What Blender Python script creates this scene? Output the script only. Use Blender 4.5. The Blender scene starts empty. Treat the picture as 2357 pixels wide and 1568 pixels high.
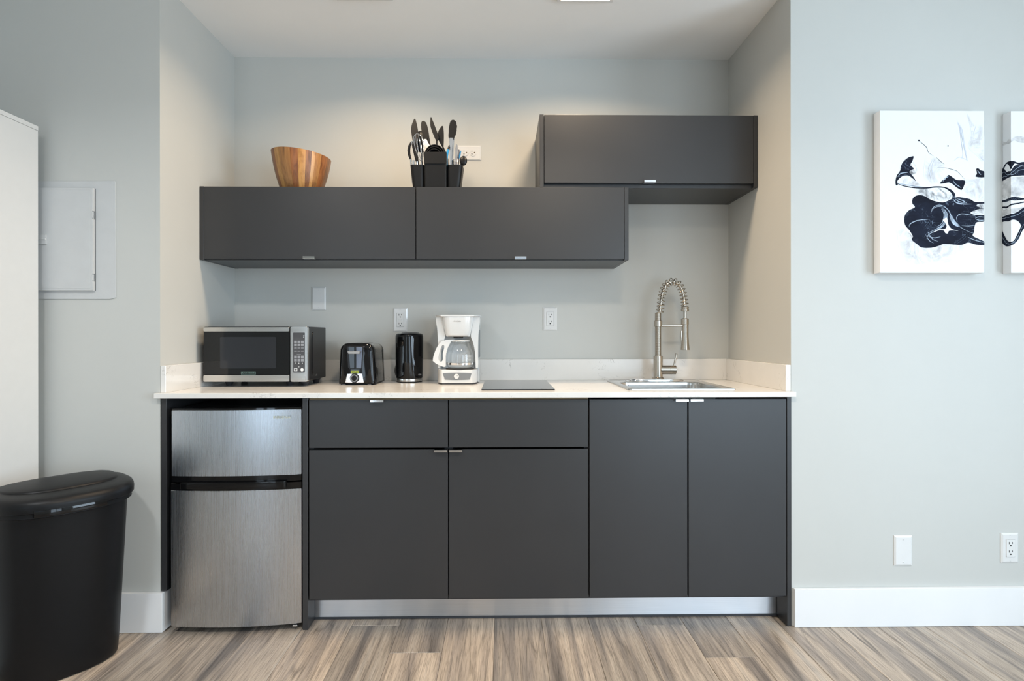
import bpy, bmesh, math, random
from mathutils import Vector, Matrix
random.seed(7)
PI = math.pi
SC = bpy.context.scene
COL = SC.collection

# ------------------------------------------------------------------ camera
cam_d = bpy.data.cameras.new('camera')
cam = bpy.data.objects.new('camera', cam_d)
COL.objects.link(cam)
cam_d.sensor_width = 36.0
cam_d.lens = 36.0 * 1345.0 / 2357.0
cam_d.shift_x = 0.0015
cam_d.shift_y = -0.0038
cam_d.clip_start = 0.02
cam.matrix_world = (Matrix.Translation((0, -2.245, 1.12)) @ Matrix.Rotation(-math.atan(0.0142), 4, 'Z')
                    @ Matrix.Rotation(PI / 2, 4, 'X') @ Matrix.Rotation(-0.0011, 4, 'Z'))
SC.camera = cam

# ------------------------------------------------------------------ view, world, daylight
SC.view_settings.view_transform = 'Standard'
SC.view_settings.look = 'None'
SC.view_settings.exposure = 0.36
SC.view_settings.gamma = 1.0
SC.view_settings.use_curve_mapping = False
W = bpy.data.worlds.new('sky')
SC.world = W
W.use_nodes = True
W.node_tree.nodes['Background'].inputs[0].default_value = (0.70, 0.84, 1.0, 1)
W.node_tree.nodes['Background'].inputs[1].default_value = 0.15
SC.cycles.use_denoising = True
SC.cycles.max_bounces = 10
SC.cycles.diffuse_bounces = 6
SC.cycles.sample_clamp_indirect = 8.0


def area_light(name, loc, rot, sx, sy, watts, color, spread=180):
    l = bpy.data.lights.new(name, 'AREA')
    l.shape = 'RECTANGLE'
    l.size, l.size_y = sx, sy
    l.energy = watts
    l.color = color
    l.spread = math.radians(spread)
    o = bpy.data.objects.new(name, l)
    COL.objects.link(o)
    o.location = loc
    o.rotation_euler = rot
    return o


DAY = (0.70, 0.85, 1.0)
WARM = (1.0, 0.77, 0.53)
# skylight coming in through the rear windows and the patio door (x0, x1, z0, z1, watts)
REAR_Y = -3.75
RIGHT_X = 3.05
LEFT_X = -2.75
CEIL = 2.483
REAR_WINDOWS = [(-1.85, -1.3, 0.06, 2.1, 17), (-0.55, 0.45, 0.85, 2.1, 2), (1.15, 2.95, 0.06, 2.15, 54)]
SIDE_WINDOW = (-2.7, -1.2, 0.30, 2.15, 74)      # y0, y1, z0, z1, watts: in the right side wall
for a, b, c, d_, p in REAR_WINDOWS:
    area_light('daylight', ((a + b) / 2, REAR_Y - 0.14, (c + d_) / 2), (PI / 2, 0, 0), b - a, d_ - c, p, DAY)
a, b, c, d_, p = SIDE_WINDOW
area_light('daylight', (RIGHT_X + 0.055, (a + b) / 2, (c + d_) / 2), (PI / 2, 0, PI / 2), b - a - 0.1, d_ - c - 0.1, p, DAY)
# lamps: (x, y, watts)
LAMPS = [(-0.55, 0.0, 7.4), (0.335, 0.0, 8.6), (-1.25, -1.6, 13), (0.335, -1.65, 19)]  # third one is added, unseen, to brighten the wall left of the alcove

# ------------------------------------------------------------------ helpers


class MB:
    """collects shapes into one mesh"""

    def __init__(self):
        self.bm = bmesh.new()

    def box(self, x0, x1, y0, y1, z0, z1, r=0.0, seg=2):
        bm = self.bm
        v = [bm.verts.new((x, y, z)) for z in (z0, z1) for y in (y0, y1) for x in (x0, x1)]
        fs = [bm.faces.new([v[i] for i in q]) for q in
              ((0, 2, 3, 1), (4, 5, 7, 6), (0, 1, 5, 4), (2, 6, 7, 3), (0, 4, 6, 2), (1, 3, 7, 5))]
        if r > 0:
            es = list({e for f in fs for e in f.edges})
            bmesh.ops.bevel(bm, geom=es, offset=r, segments=seg, affect='EDGES', profile=0.5)
        return self

    def loft(self, rings, cap0=True, cap1=True, closed=True):
        bm = self.bm
        R = [[bm.verts.new(p) for p in ring] for ring in rings]
        n = len(R[0])
        for a, b in zip(R, R[1:]):
            for i in range(n if closed else n - 1):
                j = (i + 1) % n
                try:
                    bm.faces.new((a[i], a[j], b[j], b[i]))
                except ValueError:
                    pass
        if cap0:
            bm.faces.new(R[0][::-1])
        if cap1:
            bm.faces.new(R[-1])
        return self

    def lathe(self, prof, cx, cy, n=32, a0=0.0, a1=2 * PI, cap0=False, cap1=False):
        full = abs(a1 - a0 - 2 * PI) < 1e-6
        rings = []
        m = n if full else n + 1
        for r, z in prof:
            rings.append([(cx + max(r, 1e-5) * math.cos(a0 + (a1 - a0) * i / n),
                           cy + max(r, 1e-5) * math.sin(a0 + (a1 - a0) * i / n), z) for i in range(m)])
        return self.loft(rings, cap0, cap1, full)

    def cyl(self, p0, p1, r0, r1=None, n=20):
        return self.tube([p0, p1], [r0, r0 if r1 is None else r1], n)

    def tube(self, pts, r, n=10, flat=None):
        pts = [Vector(p) for p in pts]
        if not isinstance(r, (list, tuple)):
            r = [r] * len(pts)
        T = []
        for i in range(len(pts)):
            a = pts[max(i - 1, 0)]
            b = pts[min(i + 1, len(pts) - 1)]
            T.append((b - a).normalized())
        ref = Vector((0, 1, 0)) if abs(T[0].y) < 0.9 else Vector((1, 0, 0))
        N = (ref - T[0] * ref.dot(T[0])).normalized()
        rings = []
        for i, p in enumerate(pts):
            N = (N - T[i] * N.dot(T[i]))
            N = N.normalized() if N.length > 1e-6 else Vector((0, 1, 0))
            B = T[i].cross(N)
            k = 1.0 if flat is None else flat
            rings.append([p + N * (math.cos(2 * PI * j / n) * r[i] * k) + B * (math.sin(2 * PI * j / n) * r[i])
                          for j in range(n)])
        return self.loft(rings)

    def prism(self, pts, a, b, plane='xz', r=0.0, seg=2):
        bm = self.bm
        if plane == 'xz':
            f = lambda p, d: (p[0], d, p[1])
        elif plane == 'yz':
            f = lambda p, d: (d, p[0], p[1])
        else:
            f = lambda p, d: (p[0], p[1], d)
        A = [bm.verts.new(f(p, a)) for p in pts]
        B = [bm.verts.new(f(p, b)) for p in pts]
        n = len(pts)
        fa = bm.faces.new(A)
        fb = bm.faces.new(B[::-1])
        for i in range(n):
            j = (i + 1) % n
            bm.faces.new((A[j], A[i], B[i], B[j]))
        if r > 0:
            bmesh.ops.bevel(bm, geom=list(fa.edges) + list(fb.edges), offset=r, segments=seg, affect='EDGES', profile=0.5)
        return self

    def flat(self, pts):
        """a flat printed shape, points already 3D"""
        self.bm.faces.new([self.bm.verts.new(p) for p in pts])
        return self

    def ball(self, c, rx, ry, rz, u=16, v=10):
        rings = []
        for i in range(v + 1):
            t = -PI / 2 + PI * i / v
            k = max(math.cos(t), 1e-4)
            rings.append([(c[0] + rx * k * math.cos(2 * PI * j / u), c[1] + ry * k * math.sin(2 * PI * j / u),
                           c[2] + rz * math.sin(t)) for j in range(u)])
        return self.loft(rings)

    def build(self, name, mat, parent=None, angle=35):
        bm = self.bm
        bmesh.ops.remove_doubles(bm, verts=bm.verts, dist=1e-6)
        bmesh.ops.recalc_face_normals(bm, faces=bm.faces)
        me = bpy.data.meshes.new(name)
        bm.to_mesh(me)
        bm.free()
        me.shade_smooth()
        me.set_sharp_from_angle(angle=math.radians(angle))
        me.materials.append(mat)
        o = bpy.data.objects.new(name, me)
        wn = o.modifiers.new('weighted_normal', 'WEIGHTED_NORMAL')
        wn.keep_sharp = True
        COL.objects.link(o)
        attach(o, parent)
        return o


def attach(o, parent):
    if parent is not None:
        o.parent = parent
        if parent.parent is None and parent.type == 'EMPTY':
            o.matrix_parent_inverse = Matrix.Translation(-parent.location)


def tag(o, label=None, cat=None, group=None, kind=None):
    if label:
        o['label'] = label
    if cat:
        o['category'] = cat
    if group:
        o['group'] = group
    if kind:
        o['kind'] = kind
    return o


def thing(name, label, cat, loc, group=None):
    o = bpy.data.objects.new(name, None)
    o.empty_display_size = 0.05
    COL.objects.link(o)
    o.location = loc
    return tag(o, label, cat, group)


def struct(o, label=None):
    return tag(o, label, None, None, 'structure')


def text(name, s, size, loc, mat, parent, rot=(PI / 2, 0, 0), align='CENTER', shear=0.0, sx=1.0):
    cu = bpy.data.curves.new(name, 'FONT')
    cu.body = s
    cu.size = size
    cu.align_x = align
    cu.align_y = 'CENTER'
    cu.extrude = 0.00025
    cu.shear = shear
    cu.resolution_u = 3
    tmp = bpy.data.objects.new(name + '_tmp', cu)
    COL.objects.link(tmp)
    dg = bpy.context.evaluated_depsgraph_get()
    dg.update()
    me = bpy.data.meshes.new_from_object(tmp.evaluated_get(dg))
    bpy.data.objects.remove(tmp)
    M = Matrix.Translation(loc) @ Matrix.Rotation(rot[2], 4, 'Z') @ Matrix.Rotation(rot[0], 4, 'X') @ Matrix.Diagonal((sx, 1, 1, 1))
    me.transform(M)
    me.materials.clear()
    me.materials.append(mat)
    o = bpy.data.objects.new(name, me)
    COL.objects.link(o)
    attach(o, parent)
    return o


def rrect(x0, x1, z0, z1, r, n=5):
    """rounded rectangle outline"""
    pts = []
    for cx, cz, a in ((x1 - r, z1 - r, 0), (x0 + r, z1 - r, 90), (x0 + r, z0 + r, 180), (x1 - r, z0 + r, 270)):
        for i in range(n + 1):
            t = math.radians(a + 90 * i / n)
            pts.append((cx + r * math.cos(t), cz + r * math.sin(t)))
    return pts


def smooth_path(pts, n=6, closed=False):
    """Catmull-Rom through the points"""
    P = [Vector(p) for p in pts]
    out = []
    m = len(P)
    rng = range(m) if closed else range(m - 1)
    for i in rng:
        if closed:
            p0, p1, p2, p3 = P[(i - 1) % m], P[i], P[(i + 1) % m], P[(i + 2) % m]
        else:
            p0, p1, p2, p3 = P[max(i - 1, 0)], P[i], P[i + 1], P[min(i + 2, m - 1)]
        for k in range(n):
            t = k / n
            out.append(0.5 * ((2 * p1) + (-p0 + p2) * t + (2 * p0 - 5 * p1 + 4 * p2 - p3) * t * t
                              + (-p0 + 3 * p1 - 3 * p2 + p3) * t ** 3))
    if not closed:
        out.append(P[-1])
    return out


# ------------------------------------------------------------------ materials
class NT:
    def __init__(self, name):
        self.m = bpy.data.materials.new(name)
        self.m.use_nodes = True
        self.t = self.m.node_tree
        self.b = self.t.nodes['Principled BSDF']

    def n(self, kind, **kw):
        nd = self.t.nodes.new(kind)
        for k, v in kw.items():
            if k in nd.inputs.keys():
                nd.inputs[k].default_value = v
            else:
                setattr(nd, k, v)
        return nd

    def l(self, a, b):
        self.t.links.new(a, b)

    def coords(self, scale=(1, 1, 1), kind='Object', loc=None):
        tc = self.n('ShaderNodeTexCoord')
        mp = self.n('ShaderNodeMapping')
        mp.inputs['Scale'].default_value = scale
        if loc is not None:
            self.l(loc, mp.inputs['Location'])
        self.l(tc.outputs[kind], mp.inputs['Vector'])
        return mp.outputs[0]

    def noise(self, vec, scale, detail=4.0, rough=0.55, dist=0.0):
        nd = self.n('ShaderNodeTexNoise')
        nd.inputs['Scale'].default_value = scale
        nd.inputs['Detail'].default_value = detail
        nd.inputs['Roughness'].default_value = rough
        nd.inputs['Distortion'].default_value = dist
        self.l(vec, nd.inputs['Vector'])
        return nd.outputs[0]

    def ramp(self, fac, stops, interp='LINEAR'):
        nd = self.n('ShaderNodeValToRGB')
        nd.color_ramp.interpolation = interp
        e = nd.color_ramp.elements
        while len(e) < len(stops):
            e.new(0.5)
        for i, (p, c) in enumerate(stops):
            e[i].position = p
            e[i].color = (c, c, c, 1) if isinstance(c, (int, float)) else (*c, 1)
        self.l(fac, nd.inputs[0])
        return nd.outputs[0]

    def mix(self, fac, a, b, mode='MIX'):
        nd = self.n('ShaderNodeMix', data_type='RGBA', blend_type=mode)
        for sock, val in ((0, fac), (6, a), (7, b)):
            if isinstance(val, bpy.types.NodeSocket):
                self.l(val, nd.inputs[sock])
            elif isinstance(val, (int, float)):
                nd.inputs[sock].default_value = val if sock == 0 else (val, val, val, 1)
            else:
                nd.inputs[sock].default_value = (*val, 1)
        return nd.outputs[2]

    def math(self, op, a, b=None, clamp=False):
        nd = self.n('ShaderNodeMath', operation=op, use_clamp=clamp)
        for i, v in enumerate((a, b)):
            if v is None:
                continue
            if isinstance(v, bpy.types.NodeSocket):
                self.l(v, nd.inputs[i])
            else:
                nd.inputs[i].default_value = v
        return nd.outputs[0]

    def bump(self, height, strength, dist=0.001):
        nd = self.n('ShaderNodeBump')
        nd.inputs['Strength'].default_value = strength
        nd.inputs['Distance'].default_value = dist
        self.l(height, nd.inputs['Height'])
        self.l(nd.outputs[0], self.b.inputs['Normal'])

    def set(self, **kw):
        for k, v in kw.items():
            s = self.b.inputs[k.replace('_', ' ')]
            if isinstance(v, bpy.types.NodeSocket):
                self.l(v, s)
            elif isinstance(v, (tuple, list)):
                s.default_value = (*v, 1) if len(v) == 3 else v
            else:
                s.default_value = v
        return self


def simple(name, col, rough=0.5, metal=0.0, var=0.06, vscale=30.0, bump=0.0, bscale=300.0, coat=0.0, spec=0.5, scale=(1, 1, 1)):
    m = NT(name)
    vec = m.coords(scale)
    n = m.noise(vec, vscale)
    c = m.ramp(n, [(0.3, tuple(x * (1 - var) for x in col)), (0.7, tuple(min(1, x * (1 + var)) for x in col))])
    m.set(Base_Color=c, Roughness=rough, Metallic=metal)
    m.b.inputs['Specular IOR Level'].default_value = spec
    if coat:
        m.b.inputs['Coat Weight'].default_value = coat
        m.b.inputs['Coat Roughness'].default_value = 0.03
    if bump:
        m.bump(m.noise(vec, bscale, 3), bump, 0.0005)
    return m.m


M = {}
M['wall'] = simple('wall_paint', (0.535, 0.535, 0.506), 0.6, var=0.012, vscale=3, bump=0.12, bscale=220)
M['ceiling'] = simple('ceiling_paint', (0.88, 0.875, 0.86), 0.8, var=0.015, vscale=3, bump=0.15, bscale=180)
M['trim'] = simple('white_trim_paint', (0.80, 0.80, 0.80), 0.35, var=0.01, vscale=5)
M['cabinet'] = simple('charcoal_laminate', (0.029, 0.0295, 0.0315), 0.34, var=0.05, vscale=4, bump=0.05, bscale=900)
M['carcass'] = simple('dark_carcass', (0.03, 0.03, 0.033), 0.6)
M['birch'] = simple('birch_edge', (0.52, 0.37, 0.21), 0.5, var=0.2, vscale=12, scale=(1, 8, 8))
M['wardrobe'] = simple('white_laminate', (0.665, 0.665, 0.65), 0.45, var=0.01)
M['black_plastic'] = simple('black_plastic', (0.007, 0.0073, 0.008), 0.42, var=0.1, bump=0.12, bscale=700, spec=0.28)
M['bin_plastic'] = simple('bin_plastic', (0.0048, 0.0050, 0.0057), 0.42, var=0.08, bump=0.08, bscale=500, spec=0.24)
M['black_satin'] = simple('black_satin', (0.008, 0.008, 0.009), 0.3, var=0.1, spec=0.35)
M['black_gloss'] = simple('black_gloss', (0.004, 0.004, 0.0045), 0.05, var=0.05, spec=0.36)
M['black_glass'] = simple('black_glass', (0.008, 0.009, 0.010), 0.03, var=0.02, spec=0.42)
M['hob_glass'] = simple('hob_glass', (0.008, 0.009, 0.010), 0.0, var=0.02)
M['white_plastic'] = simple('white_plastic', (0.70, 0.695, 0.68), 0.3, var=0.01)
M['white_gloss'] = simple('white_gloss', (0.70, 0.697, 0.685), 0.16, var=0.01, coat=0.3)
M['grey_plastic'] = simple('grey_plastic', (0.20, 0.21, 0.22), 0.25, var=0.04)
M['cavity'] = simple('pale_grey_plastic', (0.68, 0.68, 0.675), 0.4, var=0.03)
M['slot'] = simple('dark_slot', (0.02, 0.02, 0.02), 0.7)
M['chrome'] = simple('chrome', (0.80, 0.80, 0.81), 0.08, 1.0, var=0.02)
M['nickel'] = simple('brushed_nickel', (0.50, 0.45, 0.385), 0.24, 1.0, var=0.04, vscale=60, scale=(6, 6, 1))
M['sink_steel'] = simple('sink_steel', (0.60, 0.585, 0.56), 0.2, 1.0, var=0.04, vscale=40, scale=(1, 8, 8))
M['print_white'] = simple('print_white', (0.75, 0.76, 0.76), 0.5)
M['print_grey'] = simple('print_grey', (0.34, 0.34, 0.35), 0.5)
M['keypad'] = simple('keypad_film', (0.065, 0.065, 0.07), 0.25, var=0.1)
M['key_print'] = simple('key_print', (0.26, 0.27, 0.29), 0.35)
M['teal_print'] = simple('teal_print', (0.18, 0.30, 0.28), 0.4)
M['green_label'] = simple('green_label', (0.36, 0.42, 0.04), 0.4)
M['blue_plastic'] = simple('blue_plastic', (0.02, 0.25, 0.50), 0.3)
M['gold_print'] = simple('gold_print', (0.62, 0.60, 0.45), 0.3, 0.6)
M['rubber'] = simple('grey_rubber', (0.05, 0.05, 0.055), 0.6)


def brushed(name, col, rough, axis_scale, tone=0.10, spread=None, aniso=0.85):
    m = NT(name)
    v = m.coords(axis_scale)
    n1 = m.noise(v, 1.0, 3, 0.7)
    n2 = m.noise(v, 3.1, 2, 0.6)
    n = m.math('ADD', m.math('MULTIPLY', n1, 0.6), m.math('MULTIPLY', n2, 0.4))
    lo = tuple(c * (1 - tone) for c in col)
    hi = tuple(min(1, c * (1 + tone)) for c in col)
    m.set(Base_Color=m.ramp(n, [(0.36, lo), (0.64, hi)]), Metallic=1.0,
          Roughness=m.ramp(n, [(0.35, rough * 0.85), (0.65, rough * 1.2)]))
    if spread is not None:
        tv = m.n('ShaderNodeCombineXYZ')
        for i, k in enumerate(spread):
            tv.inputs[i].default_value = k
        m.l(tv.outputs[0], m.b.inputs['Tangent'])
        m.b.inputs['Anisotropic'].default_value = aniso
    m.bump(n, 0.02, 0.0003)
    return m.m


M['fridge_steel'] = brushed('fridge_steel', (0.555, 0.59, 0.64), 0.27, (330, 330, 2.5), 0.05, (1, 0, 0), 0.45)
M['toekick_steel'] = brushed('toekick_aluminium', (0.78, 0.78, 0.80), 0.42, (3, 300, 420), 0.05, (0, 0, 1))
M['toaster_steel'] = brushed('toaster_steel', (0.55, 0.545, 0.53), 0.24, (300, 4, 300), 0.08)
M['strip_steel'] = brushed('strip_steel', (0.66, 0.645, 0.62), 0.22, (4, 300, 500), 0.05)


def mk_quartz():
    m = NT('white_quartz')
    v = m.coords((1, 1, 1))
    w = m.noise(v, 9, 5, 0.6, 0.8)
    n = m.noise(v, 17, 6, 0.65, 1.2)
    vein = m.ramp(m.math('ABSOLUTE', m.math('SUBTRACT', n, 0.5)), [(0.0, 1.0), (0.010, 0.55), (0.022, 0.0)])
    mask = m.ramp(w, [(0.54, 0.0), (0.66, 1.0)])
    soft = m.ramp(m.noise(v, 5, 4), [(0.35, (0.735, 0.710, 0.675)), (0.7, (0.775, 0.752, 0.715))])
    c = m.mix(m.math('MULTIPLY', vein, mask), soft, (0.42, 0.40, 0.375))
    m.set(Base_Color=c, Roughness=0.16)
    return m.m


M['quartz'] = mk_quartz()


def mk_floor(name='oak_plank'):
    m = NT(name)
    oi = m.n('ShaderNodeObjectInfo')
    rnd = oi.outputs['Random']
    comb = m.n('ShaderNodeCombineXYZ')
    for i, k in enumerate((37.0, 91.0, 13.0)):
        m.l(m.math('MULTIPLY', rnd, k), comb.inputs[i])
    v = m.coords((1, 1, 1), loc=comb.outputs[0])

    def stretched(sx, sy):
        mp = m.n('ShaderNodeMapping')
        mp.inputs['Scale'].default_value = (sx, sy, 1)
        m.l(v, mp.inputs['Vector'])
        return mp.outputs[0]
    # broad strips of tone running along the board
    band = m.noise(stretched(19, 0.75), 1.0, 2.5, 0.55, 0.25)
    tone = m.ramp(band, [(0.26, (0.165, 0.143, 0.128)), (0.40, (0.270, 0.230, 0.198)), (0.50, (0.375, 0.312, 0.255)),
                         (0.62, (0.465, 0.388, 0.312)), (0.78, (0.395, 0.362, 0.328))])
    shade = m.ramp(m.math('FRACT', m.math('MULTIPLY', rnd, 7.3)), [(0.0, (0.70, 0.715, 0.73)), (0.5, (0.97, 0.97, 0.97)), (1.0, (1.13, 1.10, 1.06))])
    tone = m.mix(1.0, tone, shade, 'MULTIPLY')
    # cathedral rings
    warp = m.noise(stretched(7.0, 0.42), 1.0, 2.2, 0.45)
    field = m.math('ADD', m.math('MULTIPLY', warp, 34.0), m.math('MULTIPLY', m.noise(stretched(60, 3), 1.0, 2), 0.9))
    line = m.math('ABSOLUTE', m.math('SINE', field))
    ringd = m.ramp(line, [(0.0, 0.62), (0.22, 0.90), (0.55, 1.04)])
    ringmask = m.ramp(m.noise(stretched(9, 0.6), 1.3, 2), [(0.40, 0.0), (0.50, 0.95)])
    c = m.mix(ringmask, tone, m.mix(1.0, tone, ringd, 'MULTIPLY'))
    # fine pores
    pore = m.noise(stretched(330, 9), 1.0, 4, 0.75)
    c = m.mix(1.0, c, m.ramp(pore, [(0.34, 0.52), (0.48, 0.98), (0.70, 1.26)]), 'MULTIPLY')
    fleck = m.noise(stretched(120, 3.5), 1.0, 3, 0.7)
    c = m.mix(1.0, c, m.ramp(fleck, [(0.34, 0.80), (0.5, 1.0), (0.66, 1.07)]), 'MULTIPLY')
    # dark cracks
    crk = m.noise(stretched(26, 1.3), 1.0, 3, 0.6, 0.6)
    crack = m.ramp(crk, [(0.235, 1.0), (0.30, 0.0)])
    c = m.mix(m.math('MULTIPLY', crack, 0.75), c, (0.045, 0.038, 0.034))
    # knots
    vor = m.n('ShaderNodeTexVoronoi')
    vor.inputs['Scale'].default_value = 1.0
    m.l(stretched(5.2, 1.9), vor.inputs['Vector'])
    knot = m.ramp(vor.outputs['Distance'], [(0.0, 1.0), (0.035, 0.75), (0.075, 0.0)])
    c = m.mix(m.math('MULTIPLY', knot, 0.8), c, (0.05, 0.038, 0.03))
    m.set(Base_Color=c, Roughness=m.ramp(pore, [(0.3, 0.42), (0.7, 0.30)]))
    m.bump(pore, 0.25, 0.0006)
    return m.m


M['floor'] = mk_floor()


def mk_stave(name, lo, mid, hi):
    m = NT(name)
    oi = m.n('ShaderNodeObjectInfo')
    comb = m.n('ShaderNodeCombineXYZ')
    m.l(m.math('MULTIPLY', oi.outputs['Random'], 20.0), comb.inputs[0])
    v = m.coords((55, 55, 5), loc=comb.outputs[0])
    n = m.noise(v, 1.0, 4, 0.6, 0.5)
    c = m.ramp(n, [(0.3, lo), (0.5, mid), (0.72, hi)])
    m.set(Base_Color=c, Roughness=0.32)
    return m.m


M['stave_brown'] = mk_stave('acacia_brown', (0.139, 0.047, 0.014), (0.262, 0.095, 0.029), (0.344, 0.137, 0.045))
M['stave_gold'] = mk_stave('acacia_gold', (0.312, 0.144, 0.038), (0.492, 0.251, 0.077), (0.574, 0.319, 0.112))
M['stave_mid'] = mk_stave('acacia_mid', (0.180, 0.084, 0.032), (0.344, 0.160, 0.052), (0.426, 0.213, 0.077))
M['stave_dark'] = mk_stave('acacia_dark', (0.098, 0.042, 0.015), (0.221, 0.091, 0.032), (0.328, 0.144, 0.049))


def mk_glass(name, tint=(0.97, 0.98, 0.98), ior=1.45):
    m = NT(name)
    t = m.t
    t.nodes.remove(m.b)
    tr = m.n('ShaderNodeBsdfTransparent')
    tr.inputs[0].default_value = (*tint, 1)
    gl = m.n('ShaderNodeBsdfGlossy')
    gl.inputs['Roughness'].default_value = 0.02
    fr = m.n('ShaderNodeFresnel')
    geo = m.n('ShaderNodeNewGeometry')
    back = geo.outputs['Backfacing']      # a thin sheet reflects alike from both sides
    m.l(m.math('ADD', m.math('MULTIPLY', back, 1 / ior - ior), ior), fr.inputs[0])
    mx = m.n('ShaderNodeMixShader')
    m.l(m.math('ADD', m.math('MULTIPLY', fr.outputs[0], 1.3), 0.02, True), mx.inputs[0])
    m.l(tr.outputs[0], mx.inputs[1])
    m.l(gl.outputs[0], mx.inputs[2])
    m.l(mx.outputs[0], t.nodes['Material Output'].inputs[0])
    return m.m


M['glass'] = mk_glass('clear_glass')


def mk_led(strength):
    m = NT('led_diffuser')
    m.set(Base_Color=(0.9, 0.88, 0.84), Roughness=0.5)
    m.b.inputs['Emission Color'].default_value = (*WARM, 1)
    m.b.inputs['Emission Strength'].default_value = strength
    return m.m


M['led'] = mk_led(2.0)

# art print
M['canvas'] = simple('canvas_white', (0.80, 0.805, 0.815), 0.7, var=0.005, bump=0.1, bscale=900, spec=0.15)


def mk_ink():
    """navy ink with thin marbled streaks that follow a warped flow"""
    m = NT('ink_print')
    v = m.coords((1, 1, 1.6))
    n = m.noise(v, 5.5, 2.5, 0.5, 2.2)
    fr_ = m.math('FRACT', m.math('MULTIPLY', n, 16.0))
    line = m.ramp(m.math('ABSOLUTE', m.math('SUBTRACT', fr_, 0.5)), [(0.0, 1.0), (0.06, 0.35), (0.16, 0.0)])
    mask = m.ramp(m.noise(v, 11, 3), [(0.50, 0.0), (0.64, 0.9)])
    base = m.ramp(m.noise(v, 14, 4), [(0.35, (0.006, 0.007, 0.014)), (0.7, (0.012, 0.016, 0.032))])
    m.set(Base_Color=m.mix(m.math('MULTIPLY', line, mask), base, (0.16, 0.21, 0.29)), Roughness=0.7)
    m.b.inputs['Specular IOR Level'].default_value = 0.12
    return m.m


def mk_wash(name, col, lo, hi, sc):
    m = NT(name)
    v = m.coords((1, 1, 0.8))
    n = m.noise(v, sc, 7, 0.68, 1.6)
    att = m.n('ShaderNodeAttribute', attribute_name='edge')
    f = m.math('MULTIPLY', m.ramp(n, [(lo, 0.0), (hi, 1.0)]), att.outputs['Fac'])
    m.set(Base_Color=m.mix(f, (0.80, 0.805, 0.815), col), Roughness=0.7)
    m.b.inputs['Specular IOR Level'].default_value = 0.15
    return m.m


M['ink'] = mk_ink()
M['wash'] = mk_wash('grey_wash', (0.36, 0.33, 0.33), 0.42, 0.78, 17)
M['wash_dark'] = mk_wash('dark_wash', (0.05, 0.05, 0.055), 0.40, 0.66, 24)
M['wisp'] = simple('pale_wisp', (0.34, 0.40, 0.48), 0.6, var=0.45, vscale=45, spec=0.1)
M['wisp_lilac'] = simple('lilac_wisp', (0.63, 0.65, 0.75), 0.6, var=0.1, vscale=80)

# ------------------------------------------------------------------ the room
XL, XR, YB = -1.303, 1.117, 0.622
MBs = MB


def slab(name, x0, x1, y0, y1, z0, z1, mat, label=None, r=0.0):
    return struct(MB().box(x0, x1, y0, y1, z0, z1, r).build(name, mat), label)


slab('wall_back', XL - 0.1, XR + 0.1, YB, YB + 0.1, 0, CEIL, M['wall'], 'light grey back wall of the kitchen alcove')
slab('wall_left', XL - 0.1, XL, 0.0, YB, 0, CEIL, M['wall'], 'light grey left return wall of the alcove')
slab('wall_right', XR, XR + 0.1, 0.0, YB, 0, CEIL, M['wall'], 'light grey right return wall of the alcove')
slab('wall_front_left', LEFT_X, XL - 0.1, 0.0, 0.1, 0, CEIL, M['wall'], 'bluish grey wall left of the alcove behind bin and wardrobe')
slab('wall_front_right', XR + 0.1, RIGHT_X, 0.0, 0.1, 0, CEIL, M['wall'], 'pale grey wall right of the alcove carrying the canvases')
slab('wall_side_left', LEFT_X - 0.1, LEFT_X, REAR_Y, 0.1, 0, CEIL, M['wall'], 'grey side wall left of the room')
a, b, c, d_, p = SIDE_WINDOW
mb = MB()
mb.box(RIGHT_X, RIGHT_X + 0.07, REAR_Y, a, 0, CEIL)
mb.box(RIGHT_X, RIGHT_X + 0.07, b, 0.1, 0, CEIL)
mb.box(RIGHT_X, RIGHT_X + 0.07, a, b, 0, c)
mb.box(RIGHT_X, RIGHT_X + 0.07, a, b, d_, CEIL)
struct(mb.build('wall_side_right', M['wall']), 'grey side wall with one large window')
f = MB()
x0, x1 = RIGHT_X + 0.005, RIGHT_X + 0.05
f.box(x0, x1, a, a + 0.05, c, d_).box(x0, x1, b - 0.05, b, c, d_)
f.box(x0, x1, a + 0.05, b - 0.05, c, c + 0.05).box(x0, x1, a + 0.05, b - 0.05, d_ - 0.05, d_)
w = struct(f.build('window_2', M['trim']), 'large white framed window in the right side wall')
MB().box(RIGHT_X + 0.025, RIGHT_X + 0.031, a + 0.05, b - 0.05, c + 0.05, d_ - 0.05).build('glass_pane', M['glass'], w)
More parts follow.
